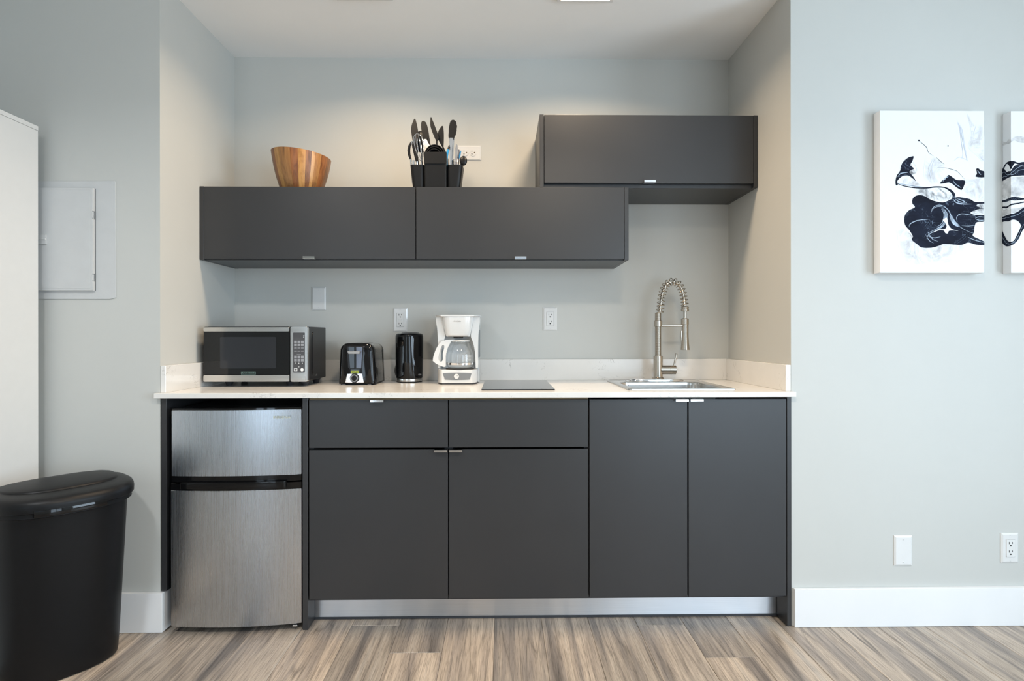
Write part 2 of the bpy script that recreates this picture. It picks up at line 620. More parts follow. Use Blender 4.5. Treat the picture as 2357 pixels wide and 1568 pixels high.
# rear wall with windows
mb = MB()
xs = [LEFT_X]
for a, b, c, d_, p in REAR_WINDOWS:
    mb.box(xs[-1], a, REAR_Y - 0.1, REAR_Y, 0, CEIL)
    mb.box(a, b, REAR_Y - 0.1, REAR_Y, 0, c)
    mb.box(a, b, REAR_Y - 0.1, REAR_Y, d_, CEIL)
    xs.append(b)
mb.box(xs[-1], RIGHT_X, REAR_Y - 0.1, REAR_Y, 0, CEIL)
struct(mb.build('wall_rear', M['wall']), 'grey rear wall with two windows and a patio door')
for i, (a, b, c, d_, p) in enumerate(REAR_WINDOWS):
    f = MB()
    y0, y1 = REAR_Y - 0.07, REAR_Y - 0.02
    f.box(a, a + 0.05, y0, y1, c, d_).box(b - 0.05, b, y0, y1, c, d_)
    f.box(a + 0.05, b - 0.05, y0, y1, c, c + 0.05).box(a + 0.05, b - 0.05, y0, y1, d_ - 0.05, d_)
    mid = (a + b) / 2
    if i != 1:
        f.box(mid - 0.04, mid + 0.04, y0, y1, c + 0.05, d_ - 0.05)
        panes = [(a + 0.05, mid - 0.04, c + 0.05, d_ - 0.05), (mid + 0.04, b - 0.05, c + 0.05, d_ - 0.05)]
        w = struct(f.build('door_%d' % (1 if i else 2), M['trim']), 'white framed glazed patio door in the rear wall')
    else:
        zm = (c + d_) / 2
        f.box(a + 0.05, b - 0.05, y0, y1, zm - 0.022, zm + 0.022)
        panes = [(a + 0.05, b - 0.05, c + 0.05, zm - 0.022), (a + 0.05, b - 0.05, zm + 0.022, d_ - 0.05)]
        w = struct(f.build('window_1', M['trim']), 'white framed sash window in the rear wall')
    for x0, x1, z0, z1 in panes:
        MB().box(x0, x1, REAR_Y - 0.048, REAR_Y - 0.042, z0, z1).build('glass_pane', M['glass'], w)
slab('ceiling', LEFT_X, RIGHT_X, REAR_Y, YB + 0.1, CEIL, CEIL + 0.1, M['ceiling'], 'white ceiling running into the alcove')

# floor and its planks
floor = slab('floor', LEFT_X, RIGHT_X, REAR_Y, YB + 0.1, -0.1, -0.006, M['floor'], 'grey brown oak plank floor')
PW, PLN = 0.1845, 1.22
forced = {0: -0.17, -1: 0.03, 5: 0.015, 6: -0.218}
for k in range(-13, 19):
    x0 = max(-0.40 + PW * k, LEFT_X + 0.004)
    x1 = min(-0.40 + PW * (k + 1), RIGHT_X - 0.004)
    if x1 - x0 < 0.01:
        continue
    inside = x0 > XL + 0.0 and x1 < XR
    yend = YB - 0.004 if inside else -0.002
    j = forced.get(k, random.choice([-0.45, -0.6, -0.75, -0.9, 0.16, 0.25, 0.38]) + random.uniform(-0.05, 0.05))
    cuts = [yend]
    y = j + math.ceil((yend - j) / PLN) * PLN
    while y > -2.9:
        if y < yend - 0.03:
            cuts.append(y)
        y -= PLN
    for b, a in zip(cuts, cuts[1:]):
        w, l = (x1 - x0) - 0.0008, (b - a) - 0.001
        m_ = MB()
        h, c = 0.006, 0.0012
        m_.loft([[(-w / 2, -l / 2, -h), (w / 2, -l / 2, -h), (w / 2, l / 2, -h), (-w / 2, l / 2, -h)],
                 [(-w / 2, -l / 2, -c), (w / 2, -l / 2, -c), (w / 2, l / 2, -c), (-w / 2, l / 2, -c)],
                 [(-w / 2 + c, -l / 2 + c, 0), (w / 2 - c, -l / 2 + c, 0), (w / 2 - c, l / 2 - c, 0), (-w / 2 + c, l / 2 - c, 0)]])
        o = m_.build('plank', M['floor'], floor)
        o.location = ((x0 + x1) / 2, (a + b) / 2, 0)

# baseboards
bb = MB()
bb.box(LEFT_X + 0.002, XL + 0.016, -0.017, -0.0006, 0.0006, 0.150, 0.002)
bb.box(XL + 0.0006, XL + 0.016, -0.0006, 0.05, 0.0006, 0.150, 0.002)
struct(bb.build('baseboard_left', M['trim']), 'white baseboard left of the fridge')
slab('baseboard_right', XR + 0.0062, RIGHT_X - 0.002, -0.017, -0.0006, 0.0006, 0.148, M['trim'], 'white baseboard right of the cabinets', 0.002)

# ceiling lights
lamp_labels = ['square flush ceiling light at top edge above the fridge side', 'square flush ceiling light at top edge above the tall cupboard side',
               'added square ceiling light, unseen over the room, fridge side', 'square flush ceiling light over the room, sink side']
for (x, y, p), lab in zip(LAMPS, lamp_labels):
    t = thing('ceiling_light', lab, 'ceiling light', (x, y, CEIL), 'square ceiling lights')
    q = 0.113
    MB().prism([(x - q, y - q), (x + q, y - q), (x + q, y + q), (x - q, y + q)], CEIL - 0.012, CEIL - 0.0003, 'xy', 0.002).build('frame', M['white_plastic'], t)
    q = 0.098
    MB().box(x - q, x + q, y - q, y + q, CEIL - 0.0135, CEIL - 0.0122).build('diffuser', M['led'], t)
    area_light('lamp_light', (x, y, CEIL - 0.016), (0, 0, 0), 0.19, 0.19, p, WARM if y > -1 else ((0.94, 0.97, 1.0) if x < 0 else (1.0, 0.85, 0.67)), 150)

# ------------------------------------------------------------------ base cabinets
CAB = M['cabinet']


def tab_handle(cx, z_top, yf, parent, w=0.05, name='handle'):
    """edge pull: a strip clipped over the door's edge with a down-turned lip"""
    m_ = MB()
    m_.box(cx - w / 2, cx + w / 2, yf - 0.016, yf + 0.006, z_top - 0.0002, z_top + 0.0012, 0.0004, 1)
    m_.box(cx - w / 2, cx + w / 2, yf - 0.0175, yf - 0.0158, z_top - 0.0075, z_top + 0.0012, 0.0004, 1)
    return m_.build(name, M['chrome'], parent)


def tab_handle_low(cx, z_bot, yf, parent, w=0.05, name='handle'):
    m_ = MB()
    m_.box(cx - w / 2, cx + w / 2, yf - 0.016, yf + 0.006, z_bot - 0.0014, z_bot - 0.0002, 0.0004, 1)
    m_.box(cx - w / 2, cx + w / 2, yf - 0.0175, yf - 0.0158, z_bot - 0.0014, z_bot + 0.0095, 0.0004, 1)
    return m_.build(name, M['chrome'], parent)


YF = -0.004     # door faces
ZT = 0.8875     # underside of the worktop


def base_carcass(x0, x1, parent, rail=True):
    c = MB()
    t = 0.016
    c.box(x0, x0 + t, 0.019, 0.60, 0.104, 0.876)
    c.box(x1 - t, x1, 0.019, 0.60, 0.104, 0.876)
    c.box(x0 + t, x1 - t, 0.019, 0.60, 0.104, 0.12)
    c.box(x0 + t, x1 - t, 0.585, 0.60, 0.12, 0.876)
    c.build('carcass', M['carcass'], parent)
    if rail:
        MB().box(x0, x1, 0.0185, 0.10, 0.8762, ZT - 0.0004).build('top_rail', M['birch'], parent)


def front(x0, x1, z0, z1, name, parent):
    return MB().box(x0, x1, YF, YF + 0.019, z0, z1, 0.0012, 2).build(name, CAB, parent)


# gable by the left wall
tag(MB().box(XL + 0.005, XL + 0.025, YF + 0.002, 0.60, 0.152, ZT - 0.0004, 0.0008, 1).build('gable_panel', CAB),
    'narrow charcoal gable panel between left wall and fridge', 'panel')
# panel between fridge and cupboards
tag(MB().box(-0.7625, -0.7430, YF, 0.60, 0.0004, ZT - 0.0004, 0.0008, 1).build('gable_panel', CAB),
    'charcoal floor-length panel between the steel fridge and the drawers', 'panel')
tag(MB().box(1.0995, 1.1165, YF, 0.60, 0.0004, ZT - 0.0004, 0.0008, 1).build('gable_panel', CAB),
    'charcoal floor-length end panel right of the sink cupboard', 'panel')

c1 = thing('base_cabinet', 'charcoal base cabinet beside the fridge, drawer with silver pull', 'cabinet', (-0.473, 0.0, 0.104), 'charcoal base cabinets')
base_carcass(-0.7425, -0.2075, c1)
d1 = front(-0.7375, -0.2085, 0.6955, 0.8785, 'drawer', c1)
tab_handle(-0.476, 0.8785, YF, d1)
d2 = front(-0.7375, -0.2085, 0.1165, 0.6875, 'door', c1)
tab_handle(-0.2345, 0.6875, YF, d2)
c2 = thing('base_cabinet', 'charcoal base cabinet under the black hob, false drawer front without pull', 'cabinet', (0.063, 0.0, 0.104), 'charcoal base cabinets')
base_carcass(-0.207, 0.3325, c2)
front(-0.2045, 0.3300, 0.6955, 0.8785, 'drawer', c2)
d4 = front(-0.2045, 0.3300, 0.1165, 0.6875, 'door', c2)
tab_handle(-0.1775, 0.6875, YF, d4)
c3 = thing('base_cabinet', 'charcoal two-door base cabinet under the sink', 'cabinet', (0.716, 0.0, 0.104), 'charcoal base cabinets')
base_carcass(0.333, 1.099, c3, False)
d5 = front(0.3350, 0.7125, 0.1165, 0.8785, 'door', c3)
tab_handle(0.6885, 0.8785, YF, d5)
d6 = front(0.7175, 1.0965, 0.1165, 0.8785, 'door', c3)
tab_handle(0.7455, 0.8785, YF, d6)
# plinth
tk = thing('toe_kick', 'brushed aluminium toe kick strip under the base cabinets', 'toe kick', (0.178, 0.083, 0.0))
MB().box(-0.7425, 1.0990, 0.083, 0.095, 0.008, 0.1035, 0.0005, 1).build('metal_face', M['toekick_steel'], tk)
MB().box(-0.7425, 1.0990, 0.080, 0.095, 0.0006, 0.0078).build('seal_strip', M['rubber'], tk)

# ------------------------------------------------------------------ worktop (hole for the sink)
ZW = 0.9075
SX0, SX1, SY0, SY1 = 0.5185, 0.9035, 0.075, 0.43     # bowl hole
wt = thing('worktop', 'white veined quartz worktop with low upstands', 'worktop', (0, 0.3, ZT))
m_ = MB()
yb = YB - 0.0006


def ring(z):
    return None


bm = m_.bm
xs_ = [XL + 0.0006, SX0, SX1, XR - 0.0006]
ys_ = [-0.0015, SY0, SY1, yb]
for i in range(3):
    for j in range(3):
        if i == 1 and j == 1:
            continue
        m_.box(xs_[i], xs_[i + 1], ys_[j], ys_[j + 1], ZT, ZW)
bmesh.ops.remove_doubles(bm, verts=bm.verts, dist=1e-6)
bad = [f for f in bm.faces if len([g for g in bm.faces if g is not f and (g.calc_center_median() - f.calc_center_median()).length < 1e-5]) > 0]
bmesh.ops.delete(bm, geom=bad, context='FACES_ONLY')
m_.build('slab', M['quartz'], wt)
MB().box(XL - 0.011, XR + 0.009, -0.024, -0.0015, ZT, ZW, 0.0015, 2).build('front_edge', M['quartz'], wt)
MB().box(XL + 0.0206, XR - 0.0206, yb - 0.02, yb, ZW, 1.0095, 0.001, 1).build('upstand', M['quartz'], wt)
MB().box(XL + 0.0006, XL + 0.0206, 0.0, yb, ZW, 1.0105, 0.001, 1).build('upstand', M['quartz'], wt)
MB().box(XR - 0.0206, XR - 0.0006, 0.0, yb, ZW, 1.0095, 0.001, 1).build('upstand', M['quartz'], wt)

# ------------------------------------------------------------------ wall cabinets
YU = 0.288
BOT, MID, TOP = 1.4525, 1.7690, 2.0850


def wall_cabinet(x0, x1, z0, z1, parent):
    t = 0.018
    yb_ = YB - 0.0006
    for a, b in ((x0, x0 + t), (x1 - t, x1)):
        MB().box(a, b, YU + 0.001, yb_, z0, z1, 0.0007, 1).build('side_panel', CAB, parent)
    MB().box(x0 + t, x1 - t, YU + 0.0205, yb_, z0 + 0.0005, z0 + t, 0.0005, 1).build('bottom_panel', CAB, parent)
    MB().box(x0 + t, x1 - t, YU + 0.0205, yb_, z1 - t, z1 - 0.0005, 0.0005, 1).build('top_panel', CAB, parent)
    MB().box(x0 + t, x1 - t, yb_ - 0.006, yb_, z0 + t, z1 - t).build('back_panel', M['carcass'], parent)


def udoor(x0, x1, z0, z1, parent, hx):
    d = MB().box(x0, x1, YU, YU + 0.019, z0, z1, 0.0012, 2).build('door', CAB, parent)
    tab_handle_low(hx, z0, YU, d)


u1 = thing('wall_cabinet', 'long low charcoal wall cabinet with two flap doors, wooden bowl on top', 'cabinet', (-0.376, 0.45, BOT), 'charcoal wall cabinets')
wall_cabinet(XL + 0.001, 0.5505, BOT, MID, u1)
udoor(XL + 0.0205, -0.3745, BOT + 0.004, MID - 0.001, u1, -0.8295)
udoor(-0.3715, 0.5310, BOT + 0.004, MID - 0.001, u1, 0.0800)
u2 = thing('wall_cabinet', 'upper charcoal wall cabinet by right wall, one flap door', 'cabinet', (0.639, 0.45, MID), 'charcoal wall cabinets')
wall_cabinet(0.1635, XR - 0.001, MID + 0.0006, TOP, u2)
udoor(0.1835, XR - 0.0205, MID + 0.0185, TOP - 0.0015, u2, 0.6400)

# ------------------------------------------------------------------ fridge
FX0, FX1 = -1.2500, -0.7690
fr = thing('mini_fridge', 'two-door brushed steel mini fridge with black trim', 'fridge', ((FX0 + FX1) / 2, 0.0, 0.0))
MB().box(FX0 + 0.006, FX1 - 0.004, 0.046, 0.40, 0.022, 0.846, 0.004).build('body', M['black_satin'], fr)


def bowed(z0, z1, x0, x1, y_edge, bow, yb2, n=22, r=0.003):
    """door slab whose front is gently bowed"""
    pts = []
    for i in range(n + 1):
        s = i / n
        x = x0 + (x1 - x0) * s
        e = 1 - (2 * s - 1) ** 2
        y = y_edge - bow * e
        pts.append((x, y))
    pts += [(x1, yb2), (x0, yb2)]
    return MB().prism(pts, z0, z1, 'xy', 0.0012, 1)


YE = -0.008
bowed(0.594, 0.8425, FX0, FX1, YE, 0.016, 0.044).build('freezer_door', M['fridge_steel'], fr, 30)
bowed(0.8427, 0.850, FX0, FX1, YE + 0.001, 0.016, 0.044).build('top_cap', M['black_gloss'], fr, 30)
bowed(0.571, 0.5938, FX0, FX1, YE + 0.0005, 0.016, 0.044).build('freezer_trim', M['black_gloss'], fr, 30)
bowed(0.0255, 0.5395, FX0 - 0.003, FX1 + 0.0, YE, 0.020, 0.044).build('fridge_door', M['fridge_steel'], fr, 30)
trim = bowed(0.5397, 0.5655, FX0 - 0.003, FX1, YE + 0.0005, 0.020, 0.044).build('fridge_trim', M['black_gloss'], fr, 30)
# scooped handle lip in the trim
hx0, hx1 = -1.208, -0.822
pts = smooth_path([(hx0, -0.020, 0.0), (hx0 + 0.02, -0.034, 0.0), ((hx0 + hx1) / 2, -0.040, 0), (hx1 - 0.02, -0.034, 0.0), (hx1, -0.020, 0.0)], 6)
h = MB()
h.loft([[(p.x, p.y, 0.549), (p.x, p.y - 0.001, 0.551), (p.x, p.y - 0.001, 0.5715), (p.x, p.y, 0.5735), (p.x, p.y + 0.012, 0.5735), (p.x, p.y + 0.012, 0.549)] for p in pts])
h.build('handle', M['black_gloss'], trim)
MB().box(-0.800, -0.782, -0.018, 0.02, 0.0165, 0.0225, 0.001, 1).build('hinge', M['chrome'], fr)
for x in (FX0 + 0.05, FX1 - 0.05):
    for y in (0.07, 0.36):
        MB().cyl((x, y, 0.0006), (x, y, 0.0225), 0.016).build('foot', M['rubber'], fr)
text('logo', 'INSIGNIA', 0.0125, (-0.838, -0.0212, 0.8145), M['gold_print'], fr, sx=1.25)
fr.rotation_euler.z = math.radians(2.4)

# ------------------------------------------------------------------ microwave
MX0, MX1, MY = -1.2690, -0.8290, 0.255
mz0, mz1 = 0.9290, 1.1640
mw = thing('microwave', 'black microwave with steel strips on the worktop by left wall', 'microwave', ((MX0 + MX1) / 2, 0.38, ZW))
MB().box(MX0 + 0.003, MX1, MY + 0.020, 0.515, mz0 + 0.002, mz1, 0.004, 2).build('case', M['black_satin'], mw)
sp = MB()
sp.prism(rrect(0.315, 0.50, 0.955, 1.142, 0.02), MX1 - 0.0005, MX1 + 0.0025, 'yz', 0.0012)
sp.build('side_panel', M['black_satin'], mw)
SPL = -0.9005
dr = MB().prism(rrect(MX0, SPL - 0.003, mz0, mz1 - 0.001, 0.006), MY + 0.002, MY + 0.0195, 'xz', 0.0008, 1).build('door', M['black_gloss'], mw)
MB().prism(rrect(MX0 + 0.001, SPL - 0.0045, mz1 - 0.021, mz1 - 0.003, 0.004), MY - 0.002, MY + 0.003, 'xz', 0.001, 1).build('top_strip', M['strip_steel'], dr)
MB().prism(rrect(MX0 + 0.001, SPL - 0.0045, mz0 + 0.001, mz0 + 0.029, 0.004), MY - 0.002, MY + 0.003, 'xz', 0.001, 1).build('bottom_strip', M['strip_steel'], dr)
MB().box(MX0 + 0.002, SPL - 0.0045, MY - 0.001, MY + 0.0025, mz0 + 0.0305, mz1 - 0.0225, 0.0008, 1).build('window', M['black_glass'], dr)


def mk_screen():
    m = NT('window_screen')
    v = m.coords((900, 1, 1))
    w = m.n('ShaderNodeTexWave', wave_type='BANDS', bands_direction='X')
    w.inputs['Scale'].default_value = 0.5
    m.l(v, w.inputs['Vector'])
    c = m.ramp(w.outputs['Fac'], [(0.3, (0.016, 0.018, 0.021)), (0.7, (0.027, 0.030, 0.036))])
    m.set(Base_Color=c, Roughness=0.10)
    m.b.inputs['Specular IOR Level'].default_value = 0.45
    return m.m


M['screen'] = mk_screen()
MB().prism(rrect(-1.198, -0.962, 0.986, 1.120, 0.003), MY - 0.0016, MY - 0.0008, 'xz').build('screen', M['screen'], dr)
bx = -1.0785
o_ = MB()
for a, b, c, d_ in ((-0.0305, 0.0305, 0.0056, 0.0063), (-0.0305, 0.0305, -0.0063, -0.0056), (-0.0305, -0.0298, -0.0056, 0.0056), (0.0298, 0.0305, -0.0056, 0.0056)):
    o_.box(bx + a, bx + b, MY - 0.0016, MY - 0.0009, 0.9665 + c, 0.9665 + d_)
o_.build('badge', M['teal_print'], dr)
text('logo', 'BLACK+DECKER', 0.0078, (bx, MY - 0.0014, 0.9662), M['teal_print'], dr, sx=0.93)
# control panel
cp = MB().prism(rrect(SPL, MX1 + 0.0005, mz0, mz1 - 0.001, 0.006), MY - 0.002, MY + 0.0195, 'xz', 0.0015, 2).build('control_panel', M['strip_steel'], mw)
kx0, kx1, kz0, kz1 = SPL + 0.0115, MX1 - 0.0105, 0.968, 1.1385
MB().prism(rrect(kx0, kx1, kz0, kz1, 0.003), MY - 0.0028, MY - 0.0015, 'xz').build('keypad', M['keypad'], cp)
kw = (kx1 - kx0 - 0.006) / 3
keys = MB()
for row, z in enumerate((1.0985, 1.0855, 1.0725, 1.0590, 1.0345, 1.0205)):
    for c_ in range(3):
        x = kx0 + 0.003 + kw * c_
        hh = 0.0045 if row in (0, 1) else (0.0016 if row in (2, 3) else 0.0055)
        keys.box(x + 0.0015, x + kw - 0.0015, MY - 0.0032, MY - 0.0027, z - hh, z + hh)
keys.box(kx0 + 0.016, kx1 - 0.016, MY - 0.0032, MY - 0.0027, 1.0452, 1.0464)
keys.build('key_labels', M['key_print'], cp)
for i, ch in enumerate('789'):
    text('key_digit', ch, 0.0085, (kx0 + 0.003 + kw * (i + 0.5), MY - 0.003, 1.0065), M['print_white'], cp)
text('key_digit', '0', 0.0085, (kx0 + 0.003 + kw * 1.5, MY - 0.003, 0.9925), M['print_white'], cp)
b_ = MB()
b_.box(kx0 + 0.004, kx0 + 0.018, MY - 0.0032, MY - 0.0027, 0.9745, 0.9860)
b_.lathe([(0.0001, 0), (0.0068, 0)], 0, 0, 20)
for v in b_.bm.verts:
    if abs(v.co.y) < 0.02 and abs(v.co.x) < 0.02 and abs(v.co.z) < 1e-4:
        x_, y_ = v.co.x, v.co.y
        v.co = (kx1 - 0.0115 + x_, MY - 0.0031, 0.980 + y_)
b_.build('start_stop_keys', M['print_white'], cp)
MB().box(kx0 + 0.006, kx0 + 0.016, MY - 0.0036, MY - 0.0032, 0.9765, 0.9840).build('stop_key', M['keypad'], cp)
for i in range(2):
    MB().box(kx1 - 0.006, kx1 - 0.0025, MY - 0.0032, MY - 0.0027, 1.118 + i * 0.006, 1.1205 + i * 0.006).build('indicator', M['print_white'], cp)
MB().prism(rrect(SPL + 0.0085, MX1 - 0.0085, mz0 + 0.005, mz0 + 0.029, 0.003), MY - 0.0050, MY - 0.0015, 'xz', 0.0012, 2).build('door_button', M['strip_steel'], cp)
for x in (MX0 + 0.075, SPL - 0.03, MX1 - 0.035):
    for y in (0.33, 0.48):
        MB().lathe([(0.012, ZW + 0.0003), (0.014, ZW + 0.008), (0.022, mz0 + 0.003)], x, y, 20, cap0=True, cap1=True).build('foot', M['rubber'], mw)
MB().cyl((MX1 + 0.0, 0.37, mz0 + 0.022), (MX1 + 0.003, 0.37, mz0 + 0.022), 0.0035).build('screw', M['chrome'], mw)

# ------------------------------------------------------------------ toaster
TX, TY = -0.6385, 0.335
tz = ZW + 0.0004
to = thing('toaster', 'small glossy black toaster with steel sides', 'toaster', (TX, 0.44, ZW))


def toaster_outline(s=1.0, dz=0.0, wb=0.0800, wt=0.0735, h=0.184, r=0.033):
    pts = [(-wb, 0.004), (wb, 0.004)]
    for i in range(9):
        a = math.radians(90 * i / 8)
        pts.append((wt - r + r * math.cos(a), h - r + r * math.sin(a)))
    for i in range(9):
        a = math.radians(90 + 90 * i / 8)
        pts.append((-wt + r + r * math.cos(a), h - r + r * math.sin(a)))
    return [(TX + x * s, tz + dz + z * s) for x, z in pts]


fs = MB()
cxz = (TX, tz + 0.085)
rings = []
for k, y in ((0.985, TY + 0.035), (1.0, TY + 0.032), (1.0, TY + 0.006), (0.985, TY + 0.001), (0.95, TY - 0.0045), (0.88, TY - 0.0085), (0.78, TY - 0.0115), (0.62, TY - 0.0130), (0.30, TY - 0.0133)):
    rings.append([(cxz[0] + (x - cxz[0]) * k, y, max(tz + 0.004, cxz[1] + (z - cxz[1]) * (k if z > cxz[1] else 0.5 + 0.5 * k))) for x, z in toaster_outline()])
fs.loft(rings).build('front_shell', M['black_gloss'], to, 40)
TYB = TY
TY = TY - 0.0128
MB().prism(toaster_outline(0.975, 0.004), TYB + 0.0345, TYB + 0.185, 'xz').build('steel_wrap', M['toaster_steel'], to)
MB().prism(toaster_outline(0.99, 0.0), TYB + 0.1845, TYB + 0.215, 'xz', 0.006, 4).build('back_shell', M['black_gloss'], to, 20)
MB().box(TX - 0.072, TX + 0.072, TY + 0.02, TY + 0.205, tz + 0.0, tz + 0.022).build('base', M['black_plastic'], to)
for s in (-1, 1):
    MB().box(TX + s * 0.024 - 0.011, TX + s * 0.024 + 0.011, TY + 0.045, TY + 0.175, tz + 0.1805, tz + 0.1845, 0.001, 1).build('bread_slot', M['slot'], to)


def T(px, pz):  # local photo trace of the toaster face -> metres
    return (TX + (px - 821) / 522.0, tz + (886.5 - pz) / 522.0)


# recessed control bay
rec = MB().prism([T(799, 798), T(838, 798), T(835, 846), T(831, 850), T(806, 850), T(802, 846)], TY - 0.0012, TY + 0.001, 'xz', 0.001, 1).build('lever_bay', M['black_satin'], to)
MB().prism([T(803, 799), T(817, 799), T(817, 848), T(807, 848)], TY - 0.003, TY - 0.0010, 'xz', 0.0008, 1).build('bay_plate', M['black_gloss'], rec)
MB().prism([T(821, 799), T(835, 799), T(832, 848), T(821, 848)], TY - 0.003, TY - 0.0010, 'xz', 0.0008, 1).build('bay_plate', brushed('bay_steel', (0.20, 0.22, 0.27), 0.38, (30, 30, 30), 0.05), rec)
lv = MB()
lv.prism([T(803, 809), T(832, 809), T(830, 814.5), T(806, 814.5)], TY - 0.022, TY - 0.003, 'xz', 0.0015, 2)
lv.build('lever', simple('lever_grey', (0.30, 0.30, 0.30), 0.3, 0.3), to)
lb = MB().prism(rrect(*[T(809, 0)[0], T(826, 0)[0], T(0, 859.5)[1], T(0, 853.5)[1]], 0.0008), TY - 0.002, TY + 0.001, 'xz').build('label', M['green_label'], to)
gl_ = MB()
for px0, px1, pz in ((811, 818, 855.2), (820, 824.5, 855.2), (811.5, 815, 857.6), (816.5, 824, 857.6)):
    a, b = T(px0, pz), T(px1, pz)
    gl_.box(a[0], b[0], TY - 0.0024, TY - 0.0019, a[1] - 0.0009, a[1] + 0.0009)
gl_.build('label_print', M['slot'], lb)
MB().prism([T(800, 860), T(835, 860), T(838.5, 880.5), T(796, 880.5)], TY - 0.0035, TY + 0.001, 'xz', 0.002, 2).build('dial_plate', M['chrome'], to)
kc = T(817.5, 870)
kn = MB()
kn.cyl((kc[0], TY - 0.006, kc[1]), (kc[0], TY - 0.002, kc[1]), 0.0205, n=28)
kn.cyl((kc[0], TY - 0.012, kc[1]), (kc[0], TY - 0.006, kc[1]), 0.0175, 0.0188, n=28)
dial = kn.build('dial', M['black_satin'], to)
rg = MB()
rg.loft([[(kc[0] + r * math.cos(2 * PI * i / 28), y, kc[1] + r * math.sin(2 * PI * i / 28)) for i in range(28)] for r, y in ((0.0165, -0.0121 + TY), (0.0168, TY - 0.0128), (0.0118, TY - 0.0128), (0.0115, TY - 0.0121))], False, False)
rg.build('dial_ring', M['grey_plastic'], dial)
MB().box(kc[0] - 0.0035, kc[0] + 0.0035, TY - 0.018, TY - 0.0118, kc[1] - 0.0115, kc[1] + 0.0115, 0.0015, 2).build('dial_grip', M['black_plastic'], dial)
MB().lathe([(0.006, 0.0), (0.0075, 0.004), (0.0075, 0.014), (0.006, 0.018)], 0, 0, 6)
for s in (-1, 1):
    MB().box(TX + s * 0.056 - 0.007, TX + s * 0.056 + 0.007, TY - 0.0015, TY + 0.02, tz, tz + 0.006, 0.001, 1).build('foot', M['rubber'], to)
sk = MB().ball((TX + 0.0755, TY + 0.062, tz + 0.052), 0.005, 0.018, 0.024).build('side_knob', M['black_plastic'], to)

# ------------------------------------------------------------------ kettle
KX, KY = -0.4372, 0.515
ke = thing('kettle', 'tall glossy black kettle with steel base ring', 'kettle', (KX, KY, ZW))
z0 = ZW + 0.0004
MB().lathe([(0.058, z0), (0.0605, z0 + 0.002), (0.0605, z0 + 0.004)], KX, KY, 48, cap0=True, cap1=True).build('power_base', M['black_plastic'], ke)
MB().lathe([(0.0598, z0 + 0.004), (0.0605, z0 + 0.005), (0.0605, z0 + 0.0165), (0.0598, z0 + 0.0175)], KX, KY, 48, cap0=True, cap1=True).build('base_ring', M['strip_steel'], ke)
prof = [(0.0600, z0 + 0.0180), (0.0625, z0 + 0.021), (0.0635, z0 + 0.05), (0.0650, z0 + 0.13), (0.0652, z0 + 0.205), (0.0645, z0 + 0.218), (0.0610, z0 + 0.2255), (0.052, z0 + 0.2285)]
n = 64
rings = []
for r, z in prof:
    rg = []
    f_ = max(0.0, min(1.0, (z - z0 - 0.035) / 0.15))
    for i in range(n):
        a = 2 * PI * i / n
        dd = math.atan2(math.sin(a + PI / 2), math.cos(a + PI / 2))   # angle from -Y
        sw = 0.45 * (0.25 + 0.75 * f_)
        bump = 0.010 * f_ * math.exp(-(dd / sw) ** 2) if f_ > 0 else 0
        rg.append((KX + (r + bump) * math.cos(a), KY + (r + bump) * math.sin(a), z))
    rings.append(rg)
MB().loft(rings, True, True).build('body', M['black_gloss'], ke, 60)
MB().lathe([(0.0405, z0 + 0.2283), (0.042, z0 + 0.2295), (0.040, z0 + 0.2312), (0.030, z0 + 0.2316)], KX + 0.004, KY, 40, cap0=True, cap1=True).build('lid', M['black_satin'], ke)
hp = smooth_path([(KX - 0.015, KY + 0.055, z0 + 0.200), (KX - 0.036, KY + 0.070, z0 + 0.190), (KX - 0.054, KY + 0.072, z0 + 0.130), (KX - 0.067, KY + 0.066, z0 + 0.075), (KX - 0.0695, KY + 0.058, z0 + 0.045), (KX - 0.060, KY + 0.045, z0 + 0.024), (KX - 0.048, KY + 0.036, z0 + 0.028)], 6)
MB().tube(hp, 0.0105, 14).build('handle', M['black_plastic'], ke)
bd = MB()
ang = math.radians(-33)
bxc = (KX + 0.0637 * math.cos(ang), KY + 0.0637 * math.sin(ang), z0 + 0.034)
bdg = MB()
ring1 = []
for i in range(20):
    t = 2 * PI * i / 20
    a = ang + 0.17 * math.cos(t)
    ring1.append((KX + 0.0641 * math.cos(a), KY + 0.0641 * math.sin(a), z0 + 0.036 + 0.0055 * math.sin(t)))
bdg.loft([[(KX + (p[0] - KX) * 0.98, KY + (p[1] - KY) * 0.98, p[2]) for p in ring1], ring1])
bdg.build('badge', M['rubber'], ke)
text('logo', "DeLonghi", 0.0052, (KX + 0.0645 * math.cos(ang), KY + 0.0645 * math.sin(ang), z0 + 0.036), M['print_grey'], ke, rot=(PI / 2, 0, ang + PI / 2))

# ------------------------------------------------------------------ coffee maker
CX, CY = -0.2000, 0.353
cz = ZW + 0.0004


def K(px, py, D=2.62):
    s = D / 1345.0
    return ((px - 1156) * s, 1.12 - (py - 775) * s)


cm = thing('coffee_maker', 'white drip coffee maker with a glass carafe', 'coffee maker', (CX, 0.43, ZW))
# base block with chamfered front corners
bpts = [(CX - 0.089, 0.555), (CX - 0.089, 0.385), (CX - 0.0765, CY + 0.008), (CX - 0.068, CY), (CX + 0.066, CY), (CX + 0.082, CY + 0.022), (CX + 0.089, 0.40), (CX + 0.089, 0.555)]
MB().prism(bpts, cz + 0.006, cz + 0.0655, 'xy', 0.003, 2).build('base', M['white_gloss'], cm)
MB().prism([(x * 1.0 + (CX - x) * 0.02, y + 0.003) for x, y in bpts], cz, cz + 0.0062, 'xy').build('foot_ring', M['rubber'], cm)
